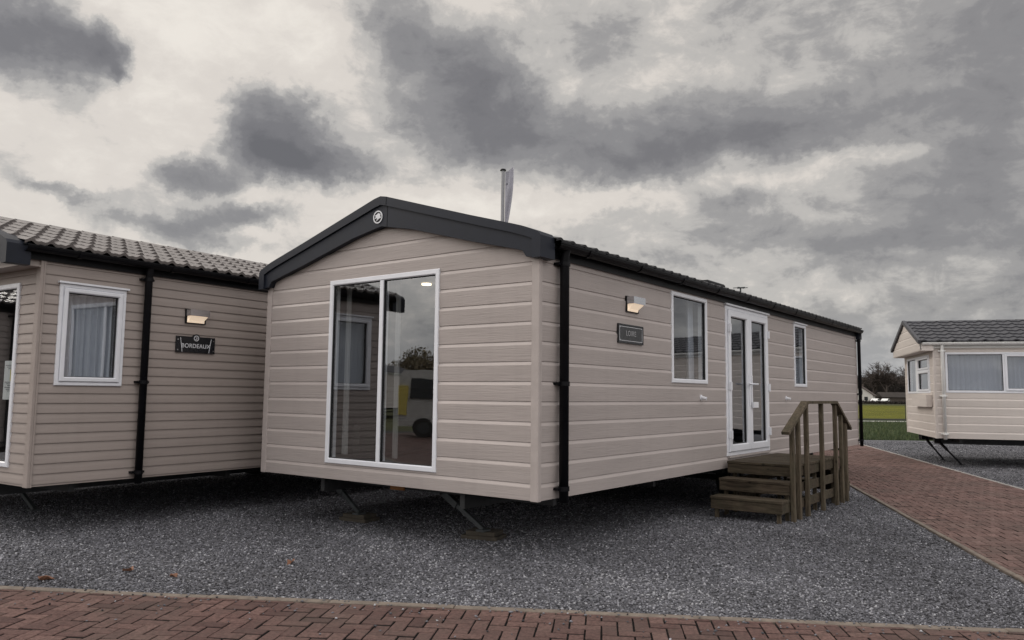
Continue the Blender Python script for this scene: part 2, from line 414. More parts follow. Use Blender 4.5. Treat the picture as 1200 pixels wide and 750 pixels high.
def thing(name, label, cat, loc=(0, 0, 0), rz=0., group=None):
    o = bpy.data.objects.new(name, None); COL.objects.link(o); o.location = loc; o.rotation_euler = (0, 0, rz)
    o.empty_display_size = .2
    return tag(o, label, cat, group)
def struct(o): o['kind'] = 'structure'; return o
def kids(o): return [c for c in bpy.data.objects if c.parent == o]
def copy_tree(o, parent=None):
    c = o.copy(); COL.objects.link(c)
    if parent is not None: c.parent = parent
    for ch in kids(o): copy_tree(ch, c)
    return c

class Plane:
    """a wall plane: point(u, z, out)"""
    def __init__(self, o, ud, nd): self.o = Vector(o); self.u = Vector(ud).normalized(); self.n = Vector(nd).normalized()
    def __call__(self, u, z, d=0.): return self.o + self.u * u + Vector((0, 0, z)) + self.n * d

def cladding(pl, u0, u1, z0, z1, pitch, prof, openings, ulim=None, mb=None, start=0.):
    """boards as strips with a real profile, cut around the openings; ulim(z)->(lo,hi) for gables"""
    mb = mb or MB()
    lim = ulim or (lambda z: (u0, u1))
    k = 0; z = z0 - start
    while z < z1 - 1e-4:
        for (ta, da), (tb, db) in zip(prof[:-1], prof[1:]):
            za = z + ta * pitch; zb = z + tb * pitch
            if tb == ta:
                cuts = [(za, zb)]
            else:
                if zb <= z0 or za >= z1: continue
                fa = max(za, z0); fb = min(zb, z1)
                zs = sorted({fa, fb} | {q for (a, b, c, d) in openings for q in (c, d) if fa < q < fb})
                cuts = list(zip(zs[:-1], zs[1:]))
            for (a, b) in cuts:
                if a > z1 or b < z0: continue
                if tb != ta:
                    d0 = da + (db - da) * ((a - za) / (zb - za)); d1 = da + (db - da) * ((b - za) / (zb - za))
                else: d0, d1 = da, db
                la = lim(a); lb = lim(b)
                if la[1] <= la[0] and lb[1] <= lb[0]: continue
                mid = (a + b) / 2
                ops = sorted((c[0], c[1]) for c in openings if c[2] <= mid <= c[3])
                segs = []; cur = None
                left_a, left_b = la[0], lb[0]
                for (oa, ob) in ops:
                    segs.append((left_a, left_b, oa, oa)); left_a = left_b = ob
                segs.append((left_a, left_b, la[1], lb[1]))
                for (p, q, r_, s) in segs:
                    if r_ - p < 1e-5 and s - q < 1e-5: continue
                    mb.face([pl(p, a, d0), pl(r_, a, d0), pl(s, b, d1), pl(q, b, d1)])
        z += pitch; k += 1
    return mb
V_PROF = [(0., .002), (.022, .002), (.022, .011), (.82, .020), (1., .004), (1., .002)]
D4_PROF = [(0., .0), (.0, .013), (.10, .013), (.50, .0095), (1., .001), (1., 0.)]

def ring(mb, pl, u0, u1, z0, z1, loops):
    """mitred frame: loops = [(inset, depth)...] swept round the rectangle"""
    prev = None
    for (i, d) in loops:
        cur = [pl(u0 + i, z0 + i, d), pl(u1 - i, z0 + i, d), pl(u1 - i, z1 - i, d), pl(u0 + i, z1 - i, d)]
        if prev:
            for k in range(4): mb.face([prev[k], prev[(k + 1) % 4], cur[(k + 1) % 4], cur[k]])
        prev = cur
def pbox(mb, pl, u0, u1, z0, z1, d0, d1):
    a = [pl(u0, z0, d0), pl(u1, z0, d0), pl(u1, z1, d0), pl(u0, z1, d0)]; b = [pl(u0, z0, d1), pl(u1, z0, d1), pl(u1, z1, d1), pl(u0, z1, d1)]
    mb.hexa(a, b)
def pane(pl, u0, u1, z0, z1, d, parent, mat='glass'):
    mb = MB(); mb.face([pl(u0, z0, d), pl(u1, z0, d), pl(u1, z1, d), pl(u0, z1, d)])
    return mb.build('pane', M[mat], parent, fix=False)
def window(pl, u0, u1, z0, z1, parent, cells, fw=.055, drip=False, name='window'):
    """cells: [(u0,u1,z0,z1,sash?)] glass openings in absolute wall coordinates"""
    mb = MB()
    ring(mb, pl, u0, u1, z0, z1, [(0, -.08), (0, .022), (.006, .028), (fw - .010, .028), (fw, .018), (fw, -.08)])
    us = sorted(cells)
    w = mb.build(name, M['upvc'], parent)
    mul = []
    for c in cells:
        g = MB(); f = .0
        if len(c) > 4 and c[4]:
            s = MB(); ring(s, pl, c[0], c[1], c[2], c[3], [(0, -.03), (0, .036), (.006, .042), (.036, .042), (.046, .032), (.046, -.03)])
            s.build('sash', M['upvc'], w); f = .046
        ring(g, pl, c[0] + f, c[1] - f, c[2] + f, c[3] - f, [(-.001, .012), (.007, .010), (.007, -.03)])
        g.build('gasket', M['gasket'], w)
        pane(pl, c[0] + f, c[1] - f, c[2] + f, c[3] - f, -.004, w)
    if drip:
        s = MB(); pbox(s, pl, u0 - .02, u1 + .02, z1 + .002, z1 + .022, -.01, .05); s.build('drip_rail', M['upvc'], w)
    return w
def mullion(pl, u0, u1, z0, z1, w):
    mb = MB(); pbox(mb, pl, u0, u1, z0, z1, -.06, .024); return mb.build('mullion', M['upvc'], w)
def curtain(pl, u0, u1, z0, z1, d, parent, mat, waves=9, amp=.03, seed=0):
    r_ = random.Random(seed); n = waves * 8; mb = MB(); ph = [r_.random() * 6 for _ in range(4)]
    def off(t, h): return amp * (math.sin(t * waves * 6.28 + ph[0] + .5 * math.sin(t * 9 + ph[1])) + .45 * math.sin(t * waves * 2.3 * 6.28 + ph[2]) * h)
    rows = 6; grid = []
    for j in range(rows + 1):
        h = j / rows
        grid.append([mb.vert(pl(u0 + (u1 - u0) * i / n, z1 + (z0 - z1) * h, d + off(i / n, .4 + .6 * h) * (.7 + .3 * h))) for i in range(n + 1)])
    for j in range(rows):
        for i in range(n):
            mb.f.append((grid[j][i], grid[j][i + 1], grid[j + 1][i + 1], grid[j + 1][i])); mb.m.append(0)
    return mb.build('curtain', mat, parent, smooth=True, fix=False)
def text_obj(txt, size, pl, u, z, d, parent, mat, name='lettering', bold=0., spacing=1.):
    cu = bpy.data.curves.new('lettering_curve', 'FONT'); cu.body = txt; cu.size = size; cu.align_x = 'CENTER'; cu.align_y = 'CENTER'
    cu.extrude = .0015; cu.offset = bold; cu.space_character = spacing
    tmp = bpy.data.objects.new('lettering_tmp', cu); COL.objects.link(tmp)
    dg = bpy.context.evaluated_depsgraph_get(); me = bpy.data.meshes.new_from_object(tmp.evaluated_get(dg))
    COL.objects.unlink(tmp); bpy.data.objects.remove(tmp); bpy.data.curves.remove(cu)
    flip = 1. if pl.u.cross(Vector((0, 0, 1))).dot(pl.n) > 0 else -1.
    for v in me.vertices: v.co = pl(u + flip * v.co.x, z + v.co.y, d + v.co.z)
    me.materials.clear(); me.materials.append(mat); me.name = name
    o = bpy.data.objects.new(name, me); COL.objects.link(o); o.parent = parent; return o
def disc_ring(mb, pl, u, z, r0, r1, d0, d1, n=28):
    for k in range(n):
        a = 2 * math.pi * k / n; b = 2 * math.pi * (k + 1) / n
        P = lambda r, t, d: pl(u + r * math.cos(t), z + r * math.sin(t), d)
        mb.face([P(r0, a, d1), P(r1, a, d1), P(r1, b, d1), P(r0, b, d1)])
        mb.face([P(r1, a, d0), P(r1, b, d0), P(r1, b, d1), P(r1, a, d1)])
        if r0 > 0: mb.face([P(r0, a, d0), P(r0, b, d0), P(r0, b, d1), P(r0, a, d1)])

def wall_lamp(pl, u, z, parent):
    """half-open steel box lamp: back plate, hood, lit lens below"""
    mb = MB(); pbox(mb, pl, u - .135, u + .135, z - .085, z + .085, .012, .03)
    o = mb.build('wall_light', M['black'], parent)
    h = MB()
    pbox(h, pl, u - .130, u + .130, z + .0, z + .075, .031, .115)
    h.build('hood', M['chrome'], o)
    l = MB()
    a = [pl(u - .115, z - .075, .031), pl(u + .115, z - .075, .031), pl(u + .115, z - .002, .031), pl(u - .115, z - .002, .031)]
    b = [pl(u - .10, z - .050, .045), pl(u + .10, z - .050, .045), pl(u + .11, z - .002, .105), pl(u - .11, z - .002, .105)]
    l.hexa(a, b); l.build('lamp_lens', M['lamp_lens'], o)
    return o

def tiled_slope(o_eave, udir, sdir_, ndir, length, run, pitch_u, course, mb=None, amp=.030, step=.028, sub=10, scallop=.04):
    """roof-tile sheet: rolls along the eave, stepped courses up the slope, scalloped lower edges"""
    mb = mb or MB(); O = Vector(o_eave); U = Vector(udir); S = Vector(sdir_); N_ = Vector(ndir)
    nu = int(round(length / pitch_u)) * sub; ncs = int(math.ceil(run / course))
    def roll(t):
        t = t % 1.
        return amp * (0.5 - .5 * math.cos(2 * math.pi * min(1., t / .62)) if t < .62 else 0.) + amp * .25 * (0.5 - .5 * math.cos(2 * math.pi * (t - .62) / .38) if t >= .62 else 0.)
    for c in range(ncs):
        s0 = c * course; s1 = min(run, (c + 1) * course)
        rowA = []; rowB = []; rowC = []
        for i in range(nu + 1):
            u = length * i / nu; t = u / pitch_u; h = roll(t); sc = -scallop * math.sin(math.pi * ((t + .3) % 1.)) if c else 0.
            rowC.append(mb.vert(O + U * u + S * (s0 + sc) + N_ * (h * 1. - .004)))
            rowA.append(mb.vert(O + U * u + S * (s0 + sc) + N_ * (h + step)))
            sc1 = -scallop * math.sin(math.pi * ((t + .3) % 1.)) if c < ncs - 1 else 0.
            rowB.append(mb.vert(O + U * u + S * (s1 + sc1 + .002) + N_ * (h)))
        for i in range(nu):
            mb.f.append((rowC[i], rowC[i + 1], rowA[i + 1], rowA[i])); mb.m.append(0)
            mb.f.append((rowA[i], rowA[i + 1], rowB[i + 1], rowB[i])); mb.m.append(0)
    return mb

def half_gutter(mb, a, b, r, n=8, outv=(0, -1, 0)):
    a = Vector(a); b = Vector(b); ov = Vector(outv); z = Vector((0, 0, 1))
    for k in range(n):
        t0 = math.pi * k / n; t1 = math.pi * (k + 1) / n
        P = lambda p, t, rr: p + ov * (-math.cos(t) * rr) - z * (math.sin(t) * rr)
        mb.face([P(a, t0, r), P(b, t0, r), P(b, t1, r), P(a, t1, r)])
        mb.face([P(a, t0, r * .9), P(b, t0, r * .9), P(b, t1, r * .9), P(a, t1, r * .9)])
    for s in (-1, 1):
        p = ov * (s * r * .97)
        mb.bar(a + p, b + p, .012, .012)

def wheel(parent, x, y, r=.33, w=.18):
    t = MB(); n = 28
    prof = [(-w / 2, r * .62), (-w / 2, r * .93), (-w / 2 + .025, r), (w / 2 - .025, r), (w / 2, r * .93), (w / 2, r * .62)]
    for k in range(n):
        a = 2 * math.pi * k / n; b = 2 * math.pi * (k + 1) / n
        for (d0, r0), (d1, r1) in zip(prof[:-1], prof[1:]):
            t.face([(x + r0 * math.cos(a), y + d0, r + r0 * math.sin(a)), (x + r1 * math.cos(a), y + d1, r + r1 * math.sin(a)),
                    (x + r1 * math.cos(b), y + d1, r + r1 * math.sin(b)), (x + r0 * math.cos(b), y + d0, r + r0 * math.sin(b))])
    o = t.build('wheel', M['rubber'], parent, smooth=False)
    h = MB(); h.tube([(x, y - w * .4, r), (x, y + w * .4, r)], r * .63, 20); h.build('rim', M['galv'], o); return o

def chassis(parent, L, Wd, zb, axle_x):
    mb = MB(); mb.box((.05, .05, zb - .004), (L - .05, Wd - .05, zb + .05)); mb.build('underfloor', M['chassis'], parent)
    mb = MB()
    for y in (Wd * .24, Wd * .76):
        mb.box((-.02 + .12, y - .03, zb - .16), (L - .1, y + .03, zb - .006))
    for k in range(6):
        x = .5 + k * (L - 1.) / 5; mb.box((x - .03, .15, zb - .10), (x + .03, Wd - .15, zb - .008))
    mb.build('chassis', M['chassis'], parent)
    ax = MB(); ax.tube([(axle_x, .35, .3), (axle_x, Wd - .35, .3)], .04, 10); ax.build('axle', M['chassis'], parent)
    for y in (.42, Wd - .42): wheel(parent, axle_x, y)
def steady(parent, top, bot, w=.055):
    mb = MB(); t = Vector(top); b = Vector(bot); m = t.lerp(b, .42)
    mb.bar(t, m, w * 1.25, w * 1.1, (1, 0, 0)); mb.bar(t.lerp(b, .30), b, w * .8, w * .7, (1, 0, 0))
    k = len(mb.f)
    mb.box((b.x - .06, b.y - .05, b.z - .02), (b.x + .06, b.y + .05, b.z + .0))
    mb.box((t.x - .07, t.y - .06, t.z - .05), (t.x + .07, t.y + .06, t.z + .08))
    return mb.build('corner_steady', M['galv'], parent)
# ------------------------------------------------------------------ ground
def sheet(name, poly, z, mat):
    mb = MB(); mb.face([(x, y, z) for x, y in poly]); return struct(mb.build(name, mat, fix=False))
CX, CY = CAM.x, CAM.y
D = Vector((.8, .6)); E2 = Vector((.6, -.8))
def far(dep, lat): p = Vector((CX, CY)) + D * dep + E2 * lat; return (p.x, p.y)
sheet('ground', [(2500 * math.cos(2 * math.pi * k / 48), 2500 * math.sin(2 * math.pi * k / 48)) for k in range(48)], -.12, M['far_field'])
GE = 28.2                                            # depth of the gravel's far edge
# road edge line: point + direction
RP = Vector((-1.232, -.66)); RD = Vector((3.43, -5.86)).normalized(); RN = Vector((RD.y, -RD.x))   # RN points to the camera's side
if RN.dot(Vector((CX, CY)) - RP) < 0: RN = -RN
def road_pt(s, w): p = RP + RD * s + RN * w; return (p.x, p.y)
sheet('gravel_yard', [road_pt(-24, -.03), road_pt(26, -.03), far(GE - 2, 36), far(GE, 14), far(GE, -20), far(GE, -40)], 0., M['gravel'])
sheet('grass_verge', [far(GE - .2, -60), far(GE - .2, 14), far(GE - 2.2, 36), far(62, 60), far(62, -60)], -.012, M['grass'])
sheet('far_path', [far(50.0, -60), far(50.0, 60), far(52.4, 60), far(52.4, -60)], .006, M['concrete'])
sheet('field', [far(55.5, -160), far(55.5, 160), far(165, 260), far(165, -260)], .02, M['field'])
sheet('far_field', [far(165.4, -260), far(165.4, 260), far(420, 600), far(420, -600)], .03, M['far_field'])

# ---- brick paving: real bricks in herringbone, clipped by the edge lines
def clip(poly, p, n):                                # keep the side where (x-p).n >= 0
    out = []; L_ = len(poly)
    for i in range(L_):
        a = poly[i]; b = poly[(i + 1) % L_]
        da = (a[0] - p[0]) * n[0] + (a[1] - p[1]) * n[1]; db = (b[0] - p[0]) * n[0] + (b[1] - p[1]) * n[1]
        if da >= 0: out.append(a)
        if (da >= 0) != (db >= 0):
            t = da / (da - db); out.append((a[0] + (b[0] - a[0]) * t, a[1] + (b[1] - a[1]) * t))
    return out
def paving(name, org, ax, s0, s1, w0, w1, ztop, mat, cell=.1025, gap=.011, seed=1, swap=False):
    """org + ax*s + perp*w ; bricks 2 cells long"""
    r_ = random.Random(seed); perp = (-ax[1], ax[0]); tones = []
    V = []; F = []; MI = []
    i0, i1 = int(s0 / cell) - 2, int(s1 / cell) + 2; j0, j1 = int(w0 / cell) - 2, int(w1 / cell) + 2
    for i in range(i0, i1):
        for j in range(j0, j1):
            m = (i - j) % 4
            if m == 0: u0, u1, v0, v1 = i, i + 2, j, j + 1
            elif m == 3: u0, u1, v0, v1 = i, i + 1, j, j + 2
            else: continue
            g = gap / 2; jx = r_.gauss(0, .0012); jy = r_.gauss(0, .0012); an = r_.gauss(0, .006)
            cx_, cy_ = (u0 + u1) / 2 * cell + jx, (v0 + v1) / 2 * cell + jy
            hx, hy = (u1 - u0) / 2 * cell - g, (v1 - v0) / 2 * cell - g
            q = []
            for sx, sy in ((-1, -1), (1, -1), (1, 1), (-1, 1)):
                x, y = sx * hx, sy * hy; q.append((cx_ + x - y * an, cy_ + y + x * an))
            if min(p[0] for p in q) < s0 or max(p[0] for p in q) > s1 or min(p[1] for p in q) < w0 or max(p[1] for p in q) > w1:
                for p, n in (((s0, 0), (1, 0)), ((s1, 0), (-1, 0)), ((0, w0), (0, 1)), ((0, w1), (0, -1))):
                    q = clip(q, p, n)
                    if len(q) < 3: break
                if len(q) < 3: continue
            t = min(1, max(0, r_.gauss(.5, .23))); dz = r_.gauss(0, .0018); tx, ty = r_.gauss(0, .011), r_.gauss(0, .011)
            b = .003; mx = sum(p[0] for p in q) / len(q); my = sum(p[1] for p in q) / len(q)
            W_ = lambda s, w, z: (org[0] + ax[0] * s + perp[0] * w, org[1] + ax[1] * s + perp[1] * w, z)
            k = len(V); n = len(q)
            for (x, y) in q:
                d = math.hypot(mx - x, my - y) or 1; xi, yi = x + (mx - x) / d * b * 1.3, y + (my - y) / d * b * 1.3
                V.append(W_(xi, yi, ztop + dz + (x - mx) * tx + (y - my) * ty))
            for (x, y) in q: V.append(W_(x, y, ztop - .004 + dz))
            for (x, y) in q: V.append(W_(x, y, ztop - .03))
            F.append(tuple(range(k, k + n))); tones.append(t); MI.append(0)
            for a in range(n):
                c = (a + 1) % n
                F.append((k + n + a, k + n + c, k + c, k + a)); tones.append(t); MI.append(0)
                F.append((k + 2 * n + a, k + 2 * n + c, k + n + c, k + n + a)); tones.append(t); MI.append(1)
    me = bpy.data.meshes.new(name); me.from_pydata(V, [], F); me.materials.append(mat); me.materials.append(M['joint']); me.polygons.foreach_set('material_index', MI)
    at = me.attributes.new('tone', 'FLOAT', 'FACE'); at.data.foreach_set('value', np.array(tones, np.float32)); me.update()
    o = bpy.data.objects.new(name, me); COL.objects.link(o); return struct(o)
rperp = (-RD.y, RD.x); sgn = 1 if rperp[0] * RN.x + rperp[1] * RN.y > 0 else -1
ro = (RP.x, RP.y)
rw = sorted((sgn * .062, sgn * 8.0))
paving('brick_road', ro, (RD.x, RD.y), -22, 14, rw[0], rw[1], .004, M['brick'], seed=3)
sheet('road_bed', [road_pt(-24, 0.), road_pt(26, 0.), road_pt(26, 9), road_pt(-24, 9)], -.016, M['joint'])
def strip(name, a, b, w, z0, z1, mat, seg=.9, seed=0):
    """a row of edging stones"""
    a = Vector(a); b = Vector(b); L_ = (b - a).length; t = (b - a) / L_; n = Vector((-t.y, t.x)) * w; mb = MB(); s = 0.; r_ = random.Random(seed)
    while s < L_ - .01:
        e = min(L_, s + seg); p = a + t * (s + .002); q = a + t * (e - .002); dz = r_.gauss(0, .0015); o_ = n.normalized() * r_.gauss(0, .002)
        c = .006; ni = n.normalized() * c
        P0 = [p + o_, q + o_, q + n + o_, p + n + o_]; P1 = [p + o_ + ni + t * c, q + o_ + ni - t * c, q + n + o_ - ni - t * c, p + n + o_ - ni + t * c]
        k = len(mb.v)
        mb.v += [(v.x, v.y, z0) for v in P0] + [(v.x, v.y, z1 - c + dz) for v in P0] + [(v.x, v.y, z1 + dz) for v in P1]
        for base in (0, 4):
            for i in range(4): mb.f.append((k + base + i, k + base + (i + 1) % 4, k + base + 4 + (i + 1) % 4, k + base + 4 + i)); mb.m.append(0)
        mb.f.append((k + 8, k + 9, k + 10, k + 11)); mb.m.append(0)
        s = e
    return struct(mb.build(name, mat))
strip('road_kerb', road_pt(-22, -.012), road_pt(14, -.012), .07 * sgn, -.06, .011, M['kerb'], seed=2)

# path: left edge through A, bearing 24 degrees, 2.75 m wide
PA = Vector((6.044, -1.581)); PD = Vector((math.cos(R(24.2)), math.sin(R(24.2)))); PN = Vector((PD.y, -PD.x))
def path_pt(s, w): p = PA + PD * s + PN * w; return (p.x, p.y)
PS0, PS1, PWD = -9.0, 20.0, 2.72
paving('brick_path', (PA.x, PA.y), (PD.x, PD.y), PS0, PS1, -PWD + .05, -.05, .026, M['brick_path'], seed=5)
sheet('path_bed', [path_pt(PS0, 0), path_pt(PS0, PWD), path_pt(PS1, PWD), path_pt(PS1, 0)], .008, M['joint'])
strip('path_kerb', path_pt(PS0, 0.), path_pt(PS1, 0.), -.055, -.05, .026, M['kerb'], seg=.6, seed=4)
strip('path_kerb', path_pt(PS0, PWD), path_pt(PS1, PWD), .055, -.05, .030, M['concrete'], seg=.9, seed=6)

# ---- loose stones on the gravel
def gravel_stones():
    n = 330000
    dep = 3.4 + np.where(rng.random(n) < .78, 11.5 * rng.random(n) ** 1.45, 11.5 + 12.5 * rng.random(n)); lat = (rng.random(n) - .5) * 2 * (dep * .70 + .4)
    x = CX + D.x * dep + E2.x * lat; y = CY + D.y * dep + E2.y * lat
    rw_ = (x - RP.x) * RN.x + (y - RP.y) * RN.y; pw = (x - PA.x) * PN.x + (y - PA.y) * PN.y; ps = (x - PA.x) * PD.x + (y - PA.y) * PD.y
    ok = (rw_ < -.01) & ~((pw > -.01) & (pw < PWD + .01) & (ps > PS0) & (ps < PS1))
    ok |= (rng.random(n) < .05) & (rw_ < .03 + rng.random(n) ** 3 * .8)        # a few strays kicked onto the bricks
    x, y, dep, rw_ = x[ok], y[ok], dep[ok], rw_[ok]; n = len(x)
    base = np.array([(1, 0, 0), (-1, 0, 0), (0, 1, 0), (0, -1, 0), (0, 0, 1), (0, 0, -1)], float)
    fac = np.array([(0, 2, 4), (2, 1, 4), (1, 3, 4), (3, 0, 4), (2, 0, 5), (1, 2, 5), (3, 1, 5), (0, 3, 5)])
    s = (.0066 + .0062 * rng.random((n, 1)) ** 1.6) * (1 + .035 * (dep[:, None] - 4))
    sc = s * np.stack([.8 + .7 * rng.random(n), .7 + .5 * rng.random(n), .45 + .4 * rng.random(n)], 1)
    v = base[None] * sc[:, None, :] * (.75 + .5 * rng.random((n, 6, 1)))
    v[:, :4, 2] += (rng.random((n, 4)) - .5) * sc[:, 2:3]
    a = rng.random(n) * 6.283; t = (rng.random(n) - .5) * 1.1
    ca, sa, ct, st = np.cos(a), np.sin(a), np.cos(t), np.sin(t)
    vy = v[:, :, 1] * ct[:, None] - v[:, :, 2] * st[:, None]; vz = v[:, :, 1] * st[:, None] + v[:, :, 2] * ct[:, None]
    vx = v[:, :, 0] * ca[:, None] - vy * sa[:, None]; vy = v[:, :, 0] * sa[:, None] + vy * ca[:, None]
    zz = np.where(rw_ > 0, .012, .0035)
    P = np.stack([vx + x[:, None], vy + y[:, None], vz + zz[:, None]], 2).reshape(-1, 3)
    F = (fac[None] + (np.arange(n) * 6)[:, None, None]).reshape(-1, 3)
    patch = np.sin(x * 1.1 + 2 * np.sin(y * .7)) * np.sin(y * 1.3 + x * .4) + .6 * np.sin(x * 3.1 - y * 2.2 + 1.5 * np.sin(x * 1.9))
    tone = np.repeat(np.clip(rng.normal(.45, .30, n) + .11 * patch, 0, 1), 8)
    o = np_mesh('gravel_stones', P, F, M['stone'], tone=tone)
    o['kind'] = 'stuff'; o['label'] = 'loose grey stone chippings covering the gravel yard'; o['category'] = 'gravel'
gravel_stones()
def grass_blades():
    n = 60000
    dep = GE + (52 - GE) * rng.random(n) ** 1.3; lat = 6 + 24 * rng.random(n)
    x = CX + D.x * dep + E2.x * lat; y = CY + D.y * dep + E2.y * lat
    keep = ~((dep > 49.9) & (dep < 52.5)); x, y = x[keep], y[keep]; n = len(x)
    h = .05 + .08 * rng.random(n); a = rng.random(n) * 6.283; w = .012 + .01 * rng.random(n)
    bx, by = np.cos(a) * w, np.sin(a) * w; lx, ly = rng.normal(0, .03, n), rng.normal(0, .03, n)
    z0 = np.full(n, -.015)
    P = np.stack([np.stack([x - bx, y - by, z0], 1), np.stack([x + bx, y + by, z0], 1), np.stack([x + lx, y + ly, h], 1)], 1).reshape(-1, 3)
    o = np_mesh('grass_tufts', P, np.arange(3 * n).reshape(-1, 3), M['blade'], tone=rng.random(n))
    o['kind'] = 'stuff'; o['label'] = 'short green grass growing on the verge behind the gravel'; o['category'] = 'grass'
grass_blades()

# ------------------------------------------------------------------ static caravans
def strip_extrude(mb, st, f0, f1):
    """st: (t, zbottom, ztop) stations; f0/f1 map (t,z) to the front and back faces"""
    n = len(st); rows = [[f(t, z) for f, z in ((f0, a), (f0, b), (f1, b), (f1, a))] for (t, a, b) in st]
    for p, q in zip(rows[:-1], rows[1:]):
        for k in range(4): mb.face([p[k], q[k], q[(k + 1) % 4], p[(k + 1) % 4]])
    mb.face(rows[0]); mb.face(list(reversed(rows[-1])))
def barge_board(parent, Wd, x_front, x_back, sx, dz=0., top_cover=True, emblem=False, k=1.0):
    """gable capping: proud upper strip turning down at both ends, recessed lower panel. sx=-1 faces -x"""
    T = [0, .09, .44, 1.246, 1.735, 1.834, 1.88, 1.955]
    bot = [3.215, 3.20, 3.134, 2.919, 2.80, 2.773, 2.712, 2.705]; inn = [3.44, 3.42, 3.318, 3.085, 2.945, 2.912, 2.897, 2.866]
    out = [3.532, 3.515, 3.41, 3.168, 3.028, 2.998, 2.982, 2.952]
    half = Wd / 2; ks = half / 1.957
    X = lambda d: x_front - sx * d                    # d = distance behind the front face
    mb = MB()
    for s in (-1, 1):
        F = lambda d: (lambda t, z: (X(d), half + s * t * ks, z + dz))
        st = [(t, b, i) for t, b, i in zip(T, bot, inn)]
        strip_extrude(mb, st, F(.022), F(.10))
        st = [(t, i, o) for t, i, o in zip(T, inn, out)]
        strip_extrude(mb, st, F(0.), F(abs(x_back - x_front)))
        strip_extrude(mb, [(1.9552, 2.692, 2.952), (2.02, 2.692, 2.925), (2.05, 2.695, 2.89)], F(0.), F(abs(x_back - x_front)))
        mb.face([(X(.105), half + s * t * ks, z + dz) for t, z in ((1.834, 2.712), (1.955, 2.705), (1.955, 2.90), (1.834, 2.93))])
    mb.mi = 1
    for z0, z1, d in ((3.205, 3.415, .0195), (3.43, 3.512, -.0025)):
        y = half - .088 * ks
        mb.hexa([(X(d), y - .003, z0 + dz), (X(d), y + .003, z0 + dz), (X(d + .01), y + .003, z0 + dz), (X(d + .01), y - .003, z0 + dz)],
                [(X(d), y - .003, z1 + dz), (X(d), y + .003, z1 + dz), (X(d + .01), y + .003, z1 + dz), (X(d + .01), y - .003, z1 + dz)])
    o = mb.build('barge_board', [M['anthracite'], M['black']], parent)
    if emblem:
        pl = Plane((X(.022), 0, dz), (0, 1, 0), (sx, 0, 0)); u, z = half + .045, 3.318
        e = MB(); disc_ring(e, pl, u, z, 0.0, .070, 0, .004); eo = e.build('emblem', M['black'], o)
        g = MB(); disc_ring(g, pl, u, z, .056, .069, .003, .0075); g.build('emblem_ring', M['silver'], eo)
        bird = [[(-.046, .020), (-.012, .030), (.004, .044), (.020, .034), (.010, .016)], [(-.046, .020), (.010, .016), (-.004, .004), (-.028, .004)],
                [(.010, .016), (.020, .034), (.040, .030), (.034, .012), (.014, .0)], [(.010, .016), (.014, .0), (.016, -.020), (-.004, -.030), (-.010, -.004)],
                [(-.010, -.004), (-.004, -.030), (-.026, -.046), (-.012, -.020)], [(.014, .0), (.034, .012), (.046, -.012), (.016, -.020)], [(-.052, -.014), (-.028, .004), (-.004, .004), (-.020, -.012)]]
        b = MB()
        for q in bird: b.prism([(u - x, z + y) for x, y in q], lambda a, c: pl(a, c, .003), lambda a, c: pl(a, c, .0068))
        b.build('emblem_bird', M['silver'], eo)
    return o

